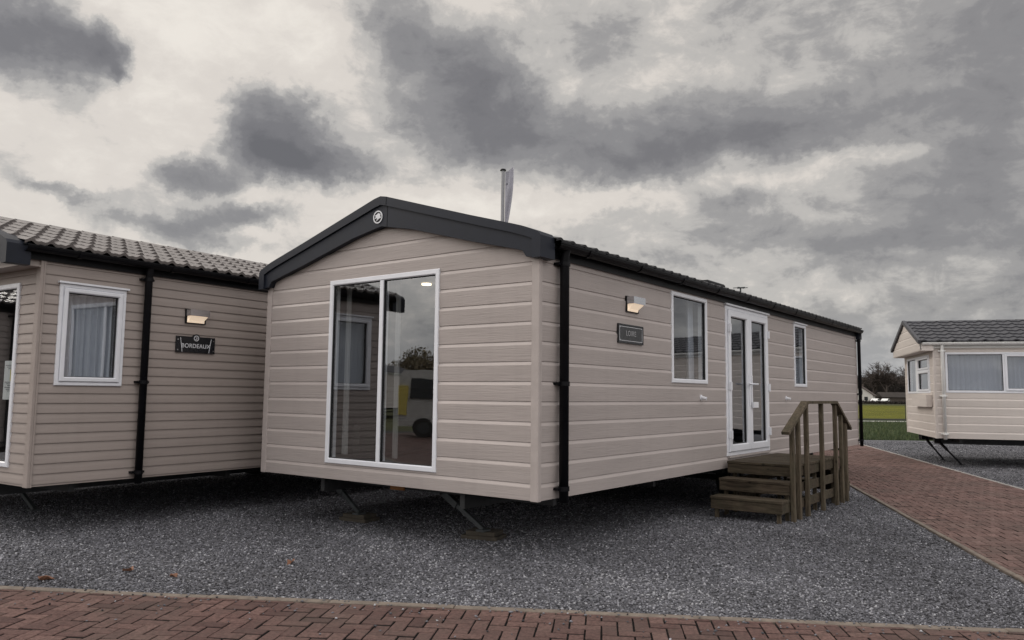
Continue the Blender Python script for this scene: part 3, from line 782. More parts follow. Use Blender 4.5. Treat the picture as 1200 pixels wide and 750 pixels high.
def caravan(name, label, loc, rz, Wd, L, zb, ztop, pitch, prof, start, sid, trim, side_open, gable_open, tile, ridge, eave_z, tile_pitch, course, front_x, rear_x, roof_x0, roof_x1, gutter_mat, interior=True, over=.12, group='static caravans around the gravel yard', axle=5.5, ceil=2.72):
    root = thing(name, label, 'static caravan', loc, rz, group)
    G = Plane((0, 0, 0), (0, 1, 0), (-1, 0, 0)); S = Plane((0, 0, 0), (1, 0, 0), (0, -1, 0))
    Bk = Plane((L, 0, 0), (0, 1, 0), (1, 0, 0)); Lf = Plane((0, Wd, 0), (1, 0, 0), (0, 1, 0))
    slope = (ridge - eave_z) / (Wd / 2 + over)
    wz = lambda y: ridge - .06 - slope * abs(y - Wd / 2)
    wall_edge = wz(0.); apex = ridge - .06
    def ul(z):
        if z <= wall_edge: return (0, Wd)
        h = max(0., (apex - z) / slope); return (Wd / 2 - h, Wd / 2 + h)
    cladding(G, 0, Wd, zb, apex - .01, pitch, prof, gable_open, ul, start=start).build('wall', M[sid], root, fix=False)
    cladding(S, 0, L, zb, ztop, pitch, prof, side_open, start=start).build('wall', M[sid], root, fix=False)
    cladding(Bk, 0, Wd, zb, apex - .01, pitch, prof, [], ul, start=start).build('wall', M[sid], root, fix=False)
    cladding(Lf, 0, L, zb, ztop, pitch, prof, [], start=start).build('wall', M[sid], root, fix=False)
    # corner posts and bottom rail
    for (cx_, sx) in ((0., -1), (L, 1)):
        for (cy_, sy) in ((0., -1), (Wd, 1)):
            mb = MB(); o_ = .026; w_ = .058; w2_ = .026
            xs = sorted((cx_ + sx * o_, cx_ - sx * .004)); ys = sorted((cy_ + sy * o_, cy_ - sy * w_))
            mb.box((xs[0], ys[0], zb - .006), (xs[1], ys[1], min(ztop, wz(0.)) - .005), .004)
            xs = sorted((cx_ - sx * .0045, cx_ - sx * w2_)); ys = sorted((cy_ + sy * o_, cy_ - sy * .004))
            mb.box((xs[0], ys[0], zb - .006), (xs[1], ys[1], ztop - .005), .004)
            mb.build('corner_trim', M[trim], root)
    # roof
    rn = Vector((0, -math.sin(math.atan(slope)), math.cos(math.atan(slope)))); sl = math.hypot(1, slope)
    run = (Wd / 2 + over) * sl
    for s in (-1, 1):
        y0 = -over if s < 0 else Wd + over
        mb = tiled_slope((roof_x0, y0, eave_z), (1, 0, 0), (0, -s / sl, slope / sl), (0, s * slope / sl, 1 / sl), roof_x1 - roof_x0, run, tile_pitch, course, amp=.018 if tile == 'tile_black' else .030, step=.020 if tile == 'tile_black' else .028)
        mb.build('roof', M[tile], root, fix=False)
        mb = MB(); mb.face([(roof_x0, y0, eave_z - .012), (roof_x1, y0, eave_z - .012), (roof_x1, Wd / 2, ridge - .012), (roof_x0, Wd / 2, ridge - .012)])
        mb.build('roof_lining', M['chassis'], root, fix=False)
        yf = -.036 if s < 0 else Wd + .036
        f = MB(); f.box((roof_x0 + .02, min(yf, yf - s * .012), ztop - .075), (roof_x1 - .02, max(yf, yf - s * .012), eave_z + .01))
        yo = y0 + (.035 if s < 0 else -.035)
        f.box((roof_x0 + .02, min(yo, yf), eave_z - .02), (roof_x1 - .02, max(yo, yf), eave_z - .014))
        f.build('fascia', M[gutter_mat], root)
        g = MB(); gy = y0 + s * .0 - s * .012; ga = (max(roof_x0, front_x + .05) + .02, gy, eave_z - .018); gb = (roof_x1 - .04, gy, eave_z - .026)
        half_gutter(g, ga, gb, .058); go = g.build('gutter', M[gutter_mat], root)
        x = ga[0] + .5
        while x < gb[0]:
            k = MB(); 
            for q in range(9):
                t0, t1 = math.pi * q / 9, math.pi * (q + 1) / 9; r0, r1 = .0595, .067
                P = lambda t, r, xx: (xx, gy - math.cos(t) * r, ga[2] - math.sin(t) * r)
                k.hexa([P(t0, r0, x), P(t1, r0, x), P(t1, r1, x), P(t0, r1, x)], [P(t0, r0, x + .045), P(t1, r0, x + .045), P(t1, r1, x + .045), P(t0, r1, x + .045)])
            k.build('gutter_bracket', M[gutter_mat], go); x += 1.05
    rc = MB(); n = int((roof_x1 - roof_x0) / .4)
    for i in range(n):
        x0 = roof_x0 + i * (roof_x1 - roof_x0) / n; x1 = x0 + (roof_x1 - roof_x0) / n + .02
        pts = [(-.13, -.045 + .01), (-.07, .010), (0, .032), (.07, .010), (.13, -.035)]
        for (a, za), (b, zb_) in zip(pts[:-1], pts[1:]):
            rc.face([(x0, Wd / 2 + a, ridge + za + .006), (x1, Wd / 2 + a, ridge + za), (x1, Wd / 2 + b, ridge + zb_), (x0, Wd / 2 + b, ridge + zb_ + .006)])
    rc.build('ridge_cap', M[tile], root, fix=False)
    chassis(root, L, Wd, zb, axle)
    if interior:
        iz0, iz1 = zb + .16, ceil
        for pl, a0, a1, ops in ((G, .02, Wd - .02, gable_open), (S, .02, L - .02, side_open), (Bk, .02, Wd - .02, []), (Lf, .02, L - .02, [])):
            P2 = Plane(pl.o - pl.n * .081, pl.u, pl.n)
            cladding(P2, a0, a1, iz0, iz1, iz1 - iz0, [(0, 0), (1, 0)], ops).build('inner_wall', M['inner'], root, fix=False)
        mb = MB(); mb.face([(.03, .03, iz0), (L - .03, .03, iz0), (L - .03, Wd - .03, iz0), (.03, Wd - .03, iz0)]); mb.build('inner_floor', M['floorboard'], root, fix=False)
        mb = MB(); mb.face([(.03, .03, iz1), (L - .03, .03, iz1), (L - .03, Wd - .03, iz1), (.03, Wd - .03, iz1)]); mb.build('inner_ceiling', M['inner'], root, fix=False)
    return root, G, S
def downpipe(root, x, z0, z1, mat, y=-.075, r=.034, gut=None):
    mb = MB(); pts = [(x, y - .03, z1 + .03), (x, y - .02, z1 - .02), (x, y, z1 - .09), (x, y, z0)]
    mb.tube(pts, r, 14); o = mb.build('downpipe', M[mat], root, smooth=True)
    z = z0 + .12
    for z in (z0 + .12, (z0 + z1) / 2 - .1, z1 - .16):
        k = MB(); k.tube([(x, y, z - .02), (x, y, z + .02)], r * 1.18, 14); k.box((x - .075, y + .012, z - .012), (x + .075, -.004, z + .012))
        k.build('pipe_clip', M[mat], o)
    return o

# ---- the nearest caravan
MW, ML, MZ = 3.914, 11.226, .55
side_open = [(2.673 + .01, 3.698 - .01, 1.645, 2.70), (4.307 + .01, 5.955 - .01, .725, 2.69), (7.207 + .01, 7.855 - .01, 1.66, 2.675)]
gable_open = [(1.18 + .01, 2.81 - .01, .73, 2.70)]
main, G, S = caravan('static_caravan', 'large cream clad static caravan with dark grey barge board, in the centre behind the gravel', (0, 0, 0), 0.,
    MW, ML, MZ, 2.80, .18, V_PROF, .035, 'siding_main', 'trim_main', side_open, gable_open, 'tile_black', 3.465, 2.868, .21, .36, -.11, ML + .12, .10, ML + .10, 'black')
barge_board(main, MW, -.11, .12, -1, emblem=True)
barge_board(main, MW, ML + .20, ML - .02, 1, dz=-.02)
w = window(G, 1.18, 2.81, .719, 2.71, main, [(1.235, 1.965, .774, 2.655), (2.015, 2.755, .774, 2.655)], fw=.055)
mullion(G, 1.965, 2.015, .774, 2.655, w)
for (a, b) in ((1.225, 1.275), (1.93, 1.99), (2.71, 2.765)): curtain(G, a, b, .80, 2.66, -.20, main, M['curtain'], 3 if b - a < .1 else 5, .02, seed=int(a * 100))
w = window(S, 2.673, 3.698, 1.635, 2.707, main, [(2.723, 3.648, 1.685, 2.657)], fw=.05)
curtain(S, 3.50, 3.66, 1.66, 2.68, -.17, main, M['net'], 3, .02, seed=4)
w = window(S, 7.207, 7.855, 1.652, 2.685, main, [(7.257, 7.805, 1.702, 2.635)], fw=.05, drip=True)
bl = MB()
for k in range(24):
    z = 1.70 + k * .04; bl.hexa([S(7.25, z, -.14), S(7.81, z, -.14), S(7.81, z + .004, -.14), S(7.25, z + .004, -.14)], [S(7.25, z + .02, -.115), S(7.81, z + .02, -.115), S(7.81, z + .024, -.115), S(7.25, z + .024, -.115)])
bl.build('venetian_blind', M['net'], w)
# french doors: outer frame, two leaves
mb = MB(); ring(mb, S, 4.307, 5.955, .700, 2.701, [(0, -.08), (0, .020), (.006, .026), (.046, .026), (.052, .018), (.052, -.08)]); dr = mb.build('door_frame', M['upvc'], main)
mb = MB(); pbox(mb, S, 4.28, 5.98, 2.703, 2.725, -.01, .05); mb.build('drip_rail', M['upvc'], dr)
for i, (a, b) in enumerate(((4.362, 5.128), (5.134, 5.900))):
    lf = MB(); ring(lf, S, a, b, .756, 2.646, [(0, -.03), (0, .040), (.006, .046), (.080, .046), (.092, .034), (.092, -.03)])
    leaf = lf.build('door_leaf', M['upvc'], dr)
    g = MB(); ring(g, S, a + .092, b - .092, .848, 2.554, [(-.001, .016), (.008, .014), (.008, -.02)]); g.build('gasket', M['gasket'], leaf)
    pane(S, a + .092, b - .092, .848, 2.554, .0, leaf)
    hx = a + .02 if i == 0 else b - .02
    for z in (.98, 1.62, 2.40):
        h = MB(); h.tube([S(hx, z - .055, .058), S(hx, z + .055, .058)], .019, 10); pbox(h, S, hx - .03, hx + .03, z - .045, z + .045, .03, .052); h.build('hinge', M['upvc'], leaf)
    hu = b - .045 if i == 0 else a + .045
    h = MB(); pbox(h, S, hu - .018, hu + .018, 1.36, 1.78, .047, .056)
    h.tube([S(hu, 1.66, .05), S(hu, 1.66, .095)], .014, 10); h.tube([S(hu, 1.66, .092), S(hu + (-.13 if i == 0 else .13), 1.66, .092)], .012, 10)
    h.build('handle', M['upvc'], leaf)
    if i == 1:
        h = MB(); pbox(h, S, hu - .03, hu + .16, 1.33, 1.41, .057, .085); h.build('lock_case', M['upvc'], leaf)
mb = MB(); pbox(mb, S, 4.34, 5.92, .676, .698, -.01, .045); mb.build('door_sill', M['trim_main'], dr)
wall_lamp(S, 1.71, 2.445, main)
# slate name plate
mb = MB(); pbox(mb, S, 1.405, 1.935, 2.035, 2.215, .015, .03); npl = mb.build('name_plate', M['slate'], main)
mb = MB(); ring(mb, S, 1.395, 1.945, 2.025, 2.225, [(0, .012), (0, .034), (.012, .034), (.012, .028)]); mb.build('plate_edging', M['plaque'], npl)
mb = MB(); ring(mb, S, 1.420, 1.920, 2.050, 2.200, [(0, .0295), (0, .032), (.004, .032), (.004, .0295)]); mb.build('plate_line', M['silver'], npl)
for (a, z) in ((1.432, 2.19), (1.908, 2.19), (1.432, 2.06), (1.908, 2.06)):
    mb = MB(); disc_ring(mb, S, a, z, 0, .007, .03, .036, 10); mb.build('screw', M['chrome'], npl)
text_obj('LOIRE', .078, S, 1.67, 2.13, .030, npl, M['dull_silver'], spacing=1.1)
downpipe(main, .30, MZ - .03, 2.84, 'black', y=-.082, r=.044); downpipe(main, ML + .035, MZ - .03, 2.80, 'black', y=-.07)
for x in (3.5, 6.77):
    mb = MB(); mb.tube([S(x, 1.465, .012), S(x, 1.465, .022)], .035, 14); mb.tube([S(x, 1.468, .02), S(x + .01, 1.452, .085)], .020, 12); mb.build('water_outlet', M['upvc'], main)
mb = MB(); mb.box((.30, 1.92, .46), (.32, 2.12, .50)); mb.build('marker_reflector', M['amber'], main)
for i, (x, y) in enumerate(((.73, 2.06), (1.9, 1.1), (1.9, 2.9), (3.2, 2.0))):
    mb = MB(); mb.tube([(x, y, 2.700), (x, y, 2.715)], .055, 20); mb.build('downlight', M['downlight'], main)
mb = MB(); mb.box((4.15, .1, .72), (4.2, MW - .1, 2.71)); mb.build('partition', M['inner'], main)
# low seating and a cabinet inside, just visible through the glass
mb = MB(); mb.box((.5, 2.9, .72), (2.6, 3.75, 1.14), .05); mb.box((.5, 3.5, 1.1), (2.6, 3.8, 1.55), .06); mb.build('sofa', M['floorboard'], main)
mb = MB(); mb.box((3.6, 1.2, .72), (4.1, 2.6, 1.5), .02); mb.build('cabinet', M['floorboard'], main)
# roof vent and aerial on the roof
mb = MB(); mb.tube([(5.6, .25, 2.95), (5.6, .25, 3.10)], .012, 8); mb.bar((5.50, .25, 3.095), (5.74, .25, 3.11), .014, .014); mb.bar((5.54, .16, 3.095), (5.54, .34, 3.095), .010, .010); mb.bar((5.68, .17, 3.105), (5.68, .33, 3.105), .010, .010)
mb.build('aerial', M['galv'], main)
mb = MB(); mb.box((4.1, .12, 2.95), (4.7, .40, 3.03), .02); mb.build('roof_vent', M['black'], main)
steady(main, (.62, 1.70, .47), (.66, 1.13, .105)); steady(main, (.55, 3.36, .47), (.60, 2.92, .105))
steady(main, (10.4, 1.70, .47), (10.4, 1.13, .105)); steady(main, (10.4, 3.36, .47), (10.4, 2.92, .105))
r_ = random.Random(3)
for (x, y, rz, lab) in ((.72, 1.17, .25, 'flat wooden pad under the right corner steady of the central caravan'), (.66, 2.98, .1, 'flat wooden pad under the left corner steady of the central caravan')):
    mb = MB(); mb.box((-.13, -.20, 0.), (.13, .20, .042), .005); mb.box((-.12, -.17, .0425), (.11, .15, .085), .005)
    o = mb.build('wooden_pad', M['padwood']); o.location = (x, y, .002); o.rotation_euler = (0, 0, rz); tag(o, lab, 'wooden pad', 'wooden pads under the corner steadies')

# ---- the caravan on the left
LW, LL, LZ = 3.9, 10.6, .52
lv_side = [(.183, .871, 1.53, 2.553)]
lv_gable = [(.40, 3.49, .70, 2.56)]
lv, LG, LS = caravan('static_caravan', 'taupe clad static caravan with a tiled roof and net curtained side window, at the left', (-2.314, 4.472, 0), R(3.6),
    LW, LL, LZ, 2.84, .1, D4_PROF, .078, 'siding_left', 'trim_left', lv_side, lv_gable, 'tile_left', 3.50, 2.905, .19, .36, -.385, LL + .12, -.24, LL + .1, 'black', ceil=2.7)
barge_board(lv, LW, -.385, -.16, -1, dz=.0, emblem=True); barge_board(lv, LW, LL + .20, LL - .02, 1)
mb = MB(); mb.box((-.20, -.02, 2.70), (-.01, LW + .02, 2.72)); mb.box((-.17, .0, 2.72), (-.01, .03, 2.84)); mb.build('soffit', M['trim_left'], lv)
w = window(LS, .173, .881, 1.52, 2.563, lv, [(.215, .839, 1.562, 2.521, True)], fw=.042, drip=True)
curtain(LS, .22, .80, 1.55, 2.53, -.12, lv, M['net'], 8, .035, seed=9)
w = window(LG, .39, 3.50, .69, 2.57, lv, [(.445, 1.92, .745, 2.515), (1.97, 3.445, .745, 2.515)], fw=.055); mullion(LG, 1.92, 1.97, .745, 2.515, w)
curtain(LG, 1.75, 2.15, .72, 2.55, -.2, lv, M['curtain'], 7, .03, seed=12)
downpipe(lv, 1.10, LZ - .05, 2.87, 'black', r=.040)
wall_lamp(LS, 1.745, 2.355, lv)
mb = MB(); pbox(mb, LS, 1.503, 2.022, 1.927, 2.116, .015, .027); disc_ring(mb, LS, 1.765, 2.096, 0, .052, .015, .0275); npl = mb.build('name_plate', M['plaque'], lv)
text_obj('BORDEAUX', .070, LS, 1.765, 2.005, .027, npl, M['silver'], spacing=1.05)
mb = MB(); disc_ring(mb, LS, 1.765, 2.098, .026, .033, .027, .030)
for (a, b, c, d) in ((-.014, .012, .012, .016), (-.004, -.003, .014, .003), (-.014, -.016, .010, -.010)): pbox(mb, LS, 1.765 + a, 1.765 + c, 2.098 + b, 2.098 + d, .0275, .0298)
mb.build('emblem', M['silver'], npl)
mb = MB()
for s in (-1, 1):
    a = 1.7625 + s * .205; b = 1.7625 + s * .178
    mb.hexa([LS(a - .003, 2.098, .027), LS(a + .003, 2.098, .027), LS(b + .003, 1.932, .027), LS(b - .003, 1.932, .027)], [LS(a - .003, 2.098, .0295), LS(a + .003, 2.098, .0295), LS(b + .003, 1.932, .0295), LS(b - .003, 1.932, .0295)])
mb.build('plate_line', M['silver'], npl)
for (a, z) in ((1.525, 2.075), (2.0, 2.075), (1.525, 1.955), (2.0, 1.955)):
    mb = MB(); disc_ring(mb, LS, a, z, 0, .008, .027, .032, 10); mb.build('screw', M['chrome'], npl)
steady(lv, (.85, 2.30, .44), (.90, 1.70, .06)); steady(lv, (.85, 3.3, .44), (.9, 2.9, .06))
lv2 = lv.copy(); COL.objects.link(lv2); lv2.location = (-6.3, 10.4, 0)
lv2['label'] = 'taupe static caravan next along the row, mirrored in the left caravan front window'
for ch in kids(lv):
    if ch.name.split('.')[0] not in ('name_plate', 'wall_light'): copy_tree(ch, lv2)
# notice inside the left caravan's front glass
P2 = Plane((0, 0, 0), (0, 1, 0), (-1, 0, 0))
nt = thing('notice', 'white notice sheet with a yellow sticker, taped inside the left caravan front window', 'notice', (-2.314, 4.472, 0), R(3.6))
mb = MB(); pbox(mb, P2, .455, .665, 1.37, 1.77, -.012, -.009); mb.build('paper_sheet', M['paper'], nt)
mb = MB(); pbox(mb, P2, .475, .535, 1.56, 1.68, -.0088, -.008); mb.build('sticker', M['yellow'], nt)
mb = MB()
for k in range(9): pbox(mb, P2, .49 if k != 0 else .52, .64 - .03 * ((k * 7) % 3), 1.72 - k * .018 - (0 if k < 3 else .12), 1.726 - k * .018 - (0 if k < 3 else .12), -.0088, -.0082)
mb.build('printed_lines', M['cable'], nt)

# ---- the caravan on the right
RW, RL, RZ = 3.4, 9.6, .62
cr = Vector((CX, CY)) + D * 17.45 + E2 * 9.37
r_open = [(.21 + .01, 2.06 - .01, 1.63, 2.50), (3.6, 4.2, 1.7, 2.45)]
r_gab = [(.42, 3.07, 1.62, 2.48)]
rv, RG, RS = caravan('static_caravan', 'pale static caravan with grey tiles and white gutter, right of the brick path', (cr.x, cr.y, 0), R(-70.2),
    RW, RL, RZ, 2.68, .18, V_PROF, .03, 'siding_right', 'trim_right', r_open, r_gab, 'tile_right', 3.34, 2.74, .30, .30, -.32, RL, -.30, RL + .1, 'white_paint', ceil=2.6)
# front gable canopy over the bay
slope = (3.34 - 2.74) / (RW / 2 + .12)
PG = Plane((-.27, 0, 0), (0, 1, 0), (-1, 0, 0))
def pul(z):
    h = max(0., min(RW / 2 + .1, (3.28 - z) / slope)); return (RW / 2 - h, RW / 2 + h)
cladding(PG, 0, RW, 2.56, 3.27, .18, V_PROF, [], pul).build('gable_panel', M['siding_right'], rv, fix=False)
mb = MB(); mb.box((-.275, -.1, 2.548), (-.022, RW + .1, 2.56)); mb.box((-.262, -.10, 2.56), (-.02, -.085, 2.70)); mb.box((-.262, RW + .085, 2.56), (-.02, RW + .10, 2.70)); mb.build('soffit', M['trim_right'], rv)
mb = MB()
for s in (-1, 1):
    a = Vector((-.305, RW / 2, 3.345)); b = Vector((-.305, RW / 2 + s * (RW / 2 + .14), 3.345 - slope * (RW / 2 + .14)))
    mb.bar(a, b, .06, .085, (0, 0, 1))
mb.build('verge', M['tile_right'], rv)
w = window(RS, .21, 2.06, 1.62, 2.51, rv, [(.262, 1.33, 1.675, 2.455), (1.37, 2.01, 1.672, 2.458, True)], fw=.05); mullion(RS, 1.33, 1.37, 1.67, 2.46, w)
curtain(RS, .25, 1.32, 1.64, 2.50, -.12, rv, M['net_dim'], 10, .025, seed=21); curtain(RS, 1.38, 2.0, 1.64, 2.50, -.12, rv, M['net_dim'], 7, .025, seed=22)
w = window(RS, 3.59, 4.21, 1.69, 2.46, rv, [(3.63, 4.17, 1.73, 2.42)], fw=.045)
w = window(RG, .41, 3.08, 1.61, 2.49, rv, [(.47, 1.70, 1.66, 2.12, True), (.47, 1.70, 2.16, 2.44, True), (2.0, 3.02, 1.66, 2.44)], fw=.05)
mullion(RG, 1.70, 2.0, 1.66, 2.44, w)
mb = MB(); pbox(mb, RG, .47, 1.70, 2.12, 2.16, -.06, .024); mb.build('mullion', M['upvc'], w)
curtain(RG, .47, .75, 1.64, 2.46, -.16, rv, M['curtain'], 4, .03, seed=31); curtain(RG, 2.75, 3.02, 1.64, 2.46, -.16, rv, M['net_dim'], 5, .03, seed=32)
mb = MB(); pbox(mb, RG, .25, 1.95, 1.30, 1.57, .022, .14); mb.build('gas_locker', M['siding_right'], rv)
downpipe(rv, .15, RZ - .02, 2.70, 'white_paint', r=.036)
steady(rv, (.15, .75, .55), (.50, .22, .05), .038); steady(rv, (.15, 2.2, .55), (.45, 1.7, .05), .038)
rc_ = [c for c in kids(rv) if c.name.startswith('corner_steady')]
for c in rc_: c.data.materials[0] = M['black']

# ------------------------------------------------------------------ wooden steps at the doors
st = thing('wooden_steps', 'weathered wooden steps with one handrail in front of the white double doors', 'steps', (5.13, -.55, 0))
def loc(p): return (p[0] - 5.13, p[1] + .55, p[2])
def tread(x0, x1, zt, y0=-.955, y1=-.07, front=None):
    mb = MB(); n = max(1, round((x1 - x0) / .145)); w_ = (x1 - x0) / n
    for i in range(n): mb.box(loc((x0 + i * w_ + .004, y0, zt - .032)), loc((x0 + (i + 1) * w_ - .004, y1, zt + random.gauss(0, .0012))), .004)
    o = mb.build('tread', M['timber_tread'], st)
    if front is not None:
        f = MB(); xx = sorted((front, front + (.03 if front <= x0 + .1 else -.03))); f.box(loc((xx[0], y0 + .006, zt - .150)), loc((xx[1], y1 - .006, zt - .034)), .003); f.build('riser', M['timber_tread'], o)
tread(3.60, 3.90, .265, front=3.612); tread(3.88, 4.18, .46, front=3.892); tread(4.16, 6.12, .655, front=4.172)
tread(6.10, 6.40, .46, front=6.388); tread(6.38, 6.68, .265, front=6.668)
mb = MB(); mb.box(loc((6.08, -.949, .505)), loc((6.108, -.076, .62)), .003); mb.build('riser', M['timber_tread'], st)
for (x0, x1, zt) in ((3.645, 6.635, .265), (3.925, 6.355, .46), (4.205, 6.075, .655)):
    for (ya, yb) in ((-.946, -.918), (-.104, -.078)):
        mb = MB(); mb.box(loc((x0, ya, zt - .148)), loc((x1, yb, zt - .035)), .003); mb.build('side_board', M['timber_tread'], st)
for y in (-.89, -.13):
    for (x0, x1, zt) in ((3.66, 3.70, .23), (3.96, 4.00, .425), (4.26, 4.30, .62), (5.1, 5.14, .62), (5.98, 6.02, .62), (6.28, 6.32, .425), (6.58, 6.62, .23)):
        mb = MB(); mb.box(loc((x0, y - .022, 0)), loc((x1, y + .022, zt))); mb.build('bearer', M['timber'], st)
rail_pts = [(3.69, 1.055), (4.476, 1.418), (5.82, 1.418), (6.56, 1.03)]
def rail_z(x):
    for (a, za), (b, zb) in zip(rail_pts[:-1], rail_pts[1:]):
        if a <= x <= b: return za + (zb - za) * (x - a) / (b - a)
for x in (3.93, 4.16, 4.50, 5.17, 5.84, 6.13, 6.36):
    mb = MB(); z = rail_z(x) - .018; mb.box(loc((x - .034, -1.006, 0)), loc((x + .034, -.957, z)), .004); mb.build('post', M['timber'], st)
mb = MB()
for (a, za), (b, zb) in zip(rail_pts[:-1], rail_pts[1:]):
    mb.bar(loc((a, -.982, za)), loc((b, -.982, zb)), .095, .036)
mb.build('handrail', M['timber'], st)

# ------------------------------------------------------------------ flagpole
az_ = math.radians(37.75); fd = 24.0; fx, fy = CX + math.cos(az_) * fd, CY + math.sin(az_) * fd
fp = thing('flagpole', 'slim grey flagpole rising behind the central caravan roof', 'flagpole', (fx, fy, 0))
ztop = 1.478 + fd * .2905
mb = MB(); mb.tube([(0, 0, 0), (0, 0, ztop)], [.075, .055], 12); mb.build('pole', M['rail'], fp)
mb = MB(); mb.tube([(0, 0, ztop + .001), (0, 0, ztop + .05)], [.10, .08], 12); mb.build('pole_cap', M['black'], fp)
mb = MB(); mb.box((-.25, -.25, 0), (.25, .25, .12), .01); mb.build('pole_base', M['concrete'], fp)
fl = MB(); rows = 22; cols = 8; grid = []
for j in range(rows + 1):
    h = j / rows; wd = .10 + .17 * max(0., math.sin(math.pi * min(1., .35 + h * .70))) ** .8 * (1 - .35 * h)
    row = []
    for i in range(cols + 1):
        t = i / cols; wv = .06 * math.sin(t * 9 + h * 5) * t + .03 * math.sin(h * 9 + t * 3)
        up_ = .20 * t * t * max(0, 1 - h * 6)
        row.append(fl.vert((E2.x * (.07 + wd * t) + D.x * wv, E2.y * (.07 + wd * t) + D.y * wv, ztop - .02 - 1.75 * h + up_)))
    grid.append(row)
for j in range(rows):
    for i in range(cols): fl.f.append((grid[j][i], grid[j][i + 1], grid[j + 1][i + 1], grid[j + 1][i])); fl.m.append(0)
fo = fl.build('flag', M['flag'], None, smooth=True, fix=False); fo.location = (fx, fy, 0)
tag(fo, 'pale grey flag hanging limp from the flagpole', 'flag')
mb = MB()
for k, h in enumerate((.4, .75, .88)): mb.box((E2.x * .13 - .012, E2.y * .13 - .012, ztop - h - .05), (E2.x * .13 + .012, E2.y * .13 + .012, ztop - h))
mb.build('flag_print', M['cable'], fo)

# ------------------------------------------------------------------ fallen leaves
for i, (x, y, s, lab) in enumerate(((-2.91, 2.617, .055, 'curled brown leaf on the gravel, nearest the left edge of the photo'), (-2.327, 2.416, .05, 'brown leaf on the gravel, second from the left'),
        (-1.29, 1.675, .045, 'small brown leaf on the gravel, farthest right of the fallen leaves'), (-2.214, 1.98, .03, 'tiny brown leaf fragment on the gravel between larger fallen leaves'))):
    mb = MB(); n = 14; c = mb.vert((0, 0, .006)); rim = []
    for k in range(n):
        a = 2 * math.pi * k / n; rr = 1.3 * s * (.75 + .35 * math.cos(a)) * (1 + .22 * math.cos(5 * a + i)); rim.append(mb.vert((rr * math.cos(a), rr * .7 * math.sin(a), .012 + .45 * s * abs(math.sin(a)) + .008 * math.sin(3 * a))))
    for k in range(n): mb.f.append((c, rim[k], rim[(k + 1) % n])); mb.m.append(0)
    mb.tube([(s * .9, 0, .012), (s * 1.5, .004, .02)], .0016, 5)
    o = mb.build('fallen_leaf', M['brown_leaf'], fix=False); o.location = (x, y, .006); o.rotation_euler = (.1 * i, .12, i * 1.9); tag(o, lab, 'leaf', 'fallen leaves on the gravel')

# ------------------------------------------------------------------ far side: fence, trees, house, cars
fn = thing('chain_link_fence', 'dark chain link fence between the grass verge and the yellow green field', 'fence', (*far(54.2, 24), 0), math.atan2(E2.y, E2.x))
mb = MB(); hF = 1.05; x0, x1 = -30., 30.; stp = .075; x = x0 - hF
while x < x1:
    for s in (0, 1):
        a = (x, 0, .03) if s == 0 else (x + hF, .004, .03); b = (x + hF, 0, hF) if s == 0 else (x, .004, hF)
        ax_ = max(x0, min(x1, a[0])); bx_ = max(x0, min(x1, b[0]))
        if abs(ax_ - bx_) > .2:
            za = a[2] + (b[2] - a[2]) * (ax_ - a[0]) / (b[0] - a[0]); zb = a[2] + (b[2] - a[2]) * (bx_ - a[0]) / (b[0] - a[0])
            mb.bar((ax_, a[1], za), (bx_, a[1], zb), .0045, .0045, (0, 1, 0))
    x += stp
mb.build('mesh', M['wire'], fn, fix=False)
k = x0
while k <= x1 + .01:
    mb = MB(); mb.box((k - .02, -.02, 0), (k + .02, .02, 1.10), .004); mb.build('post', M['fence_post'], fn); k += 3.0
mb = MB(); mb.tube([(x0, 0, 1.06), (x1, 0, 1.06)], .008, 6); mb.build('top_rail', M['fence_post'], fn)
mb = MB(); mb.box((x0, -.03, 0), (x1, .03, .10)); mb.build('gravel_board', M['fence_post'], fn)

def bare_tree(seed, h, label, spread=1.0):
    r_ = random.Random(seed); tr = MB(); tw = MB()
    def grow(p, d, l, rad, depth):
        n = 3 if depth < 2 else 2; pts = [p]; rr = [rad]; q = p; dd = d
        for i in range(n):
            dd = (dd + Vector((r_.gauss(0, .12), r_.gauss(0, .12), r_.gauss(.05, .07)))).normalized(); q = q + dd * (l / n); pts.append(q); rr.append(max(.038, rad * (1 - .38 * (i + 1) / n)))
        (tr if depth < 1 else tw).tube(pts, rr, 6 if depth < 2 else 3, cap=False)
        if depth >= 5: return
        for c in range((5, 5, 4, 4, 3)[depth]):
            t = .40 + .6 * (c + r_.random()) / (5, 5, 4, 4, 3)[depth]; i = min(n - 1, int(t * n)); b = pts[i].lerp(pts[i + 1], t * n - i)
            side = Vector((r_.gauss(0, 1), r_.gauss(0, 1), r_.gauss(0, .5))); side = (side - dd * side.dot(dd)).normalized()
            an = r_.uniform(.4, .95) * spread
            grow(b, (dd * math.cos(an) + side * math.sin(an)).normalized(), l * r_.uniform(.55, .78), rr[i] * .55, depth + 1)
    grow(Vector((0, 0, 0)), Vector((0, 0, 1)), h * .36, h * .022, 0)
    zs = max(p[2] for p in tw.v); k = h / zs
    tr.xform(lambda v: v * k); tw.xform(lambda v: v * k)
    root = thing('bare_tree', label, 'tree', group='bare winter trees beyond the field')
    tr.build('trunk', M['bark'], root, fix=False); tw.build('crown', M['twig'], root, fix=False); return root
protos = [bare_tree(s, h, 'x', sp) for s, h, sp in ((1, 12.6, 1.05), (5, 11.6, 1.0), (8, 8.5, .9))]
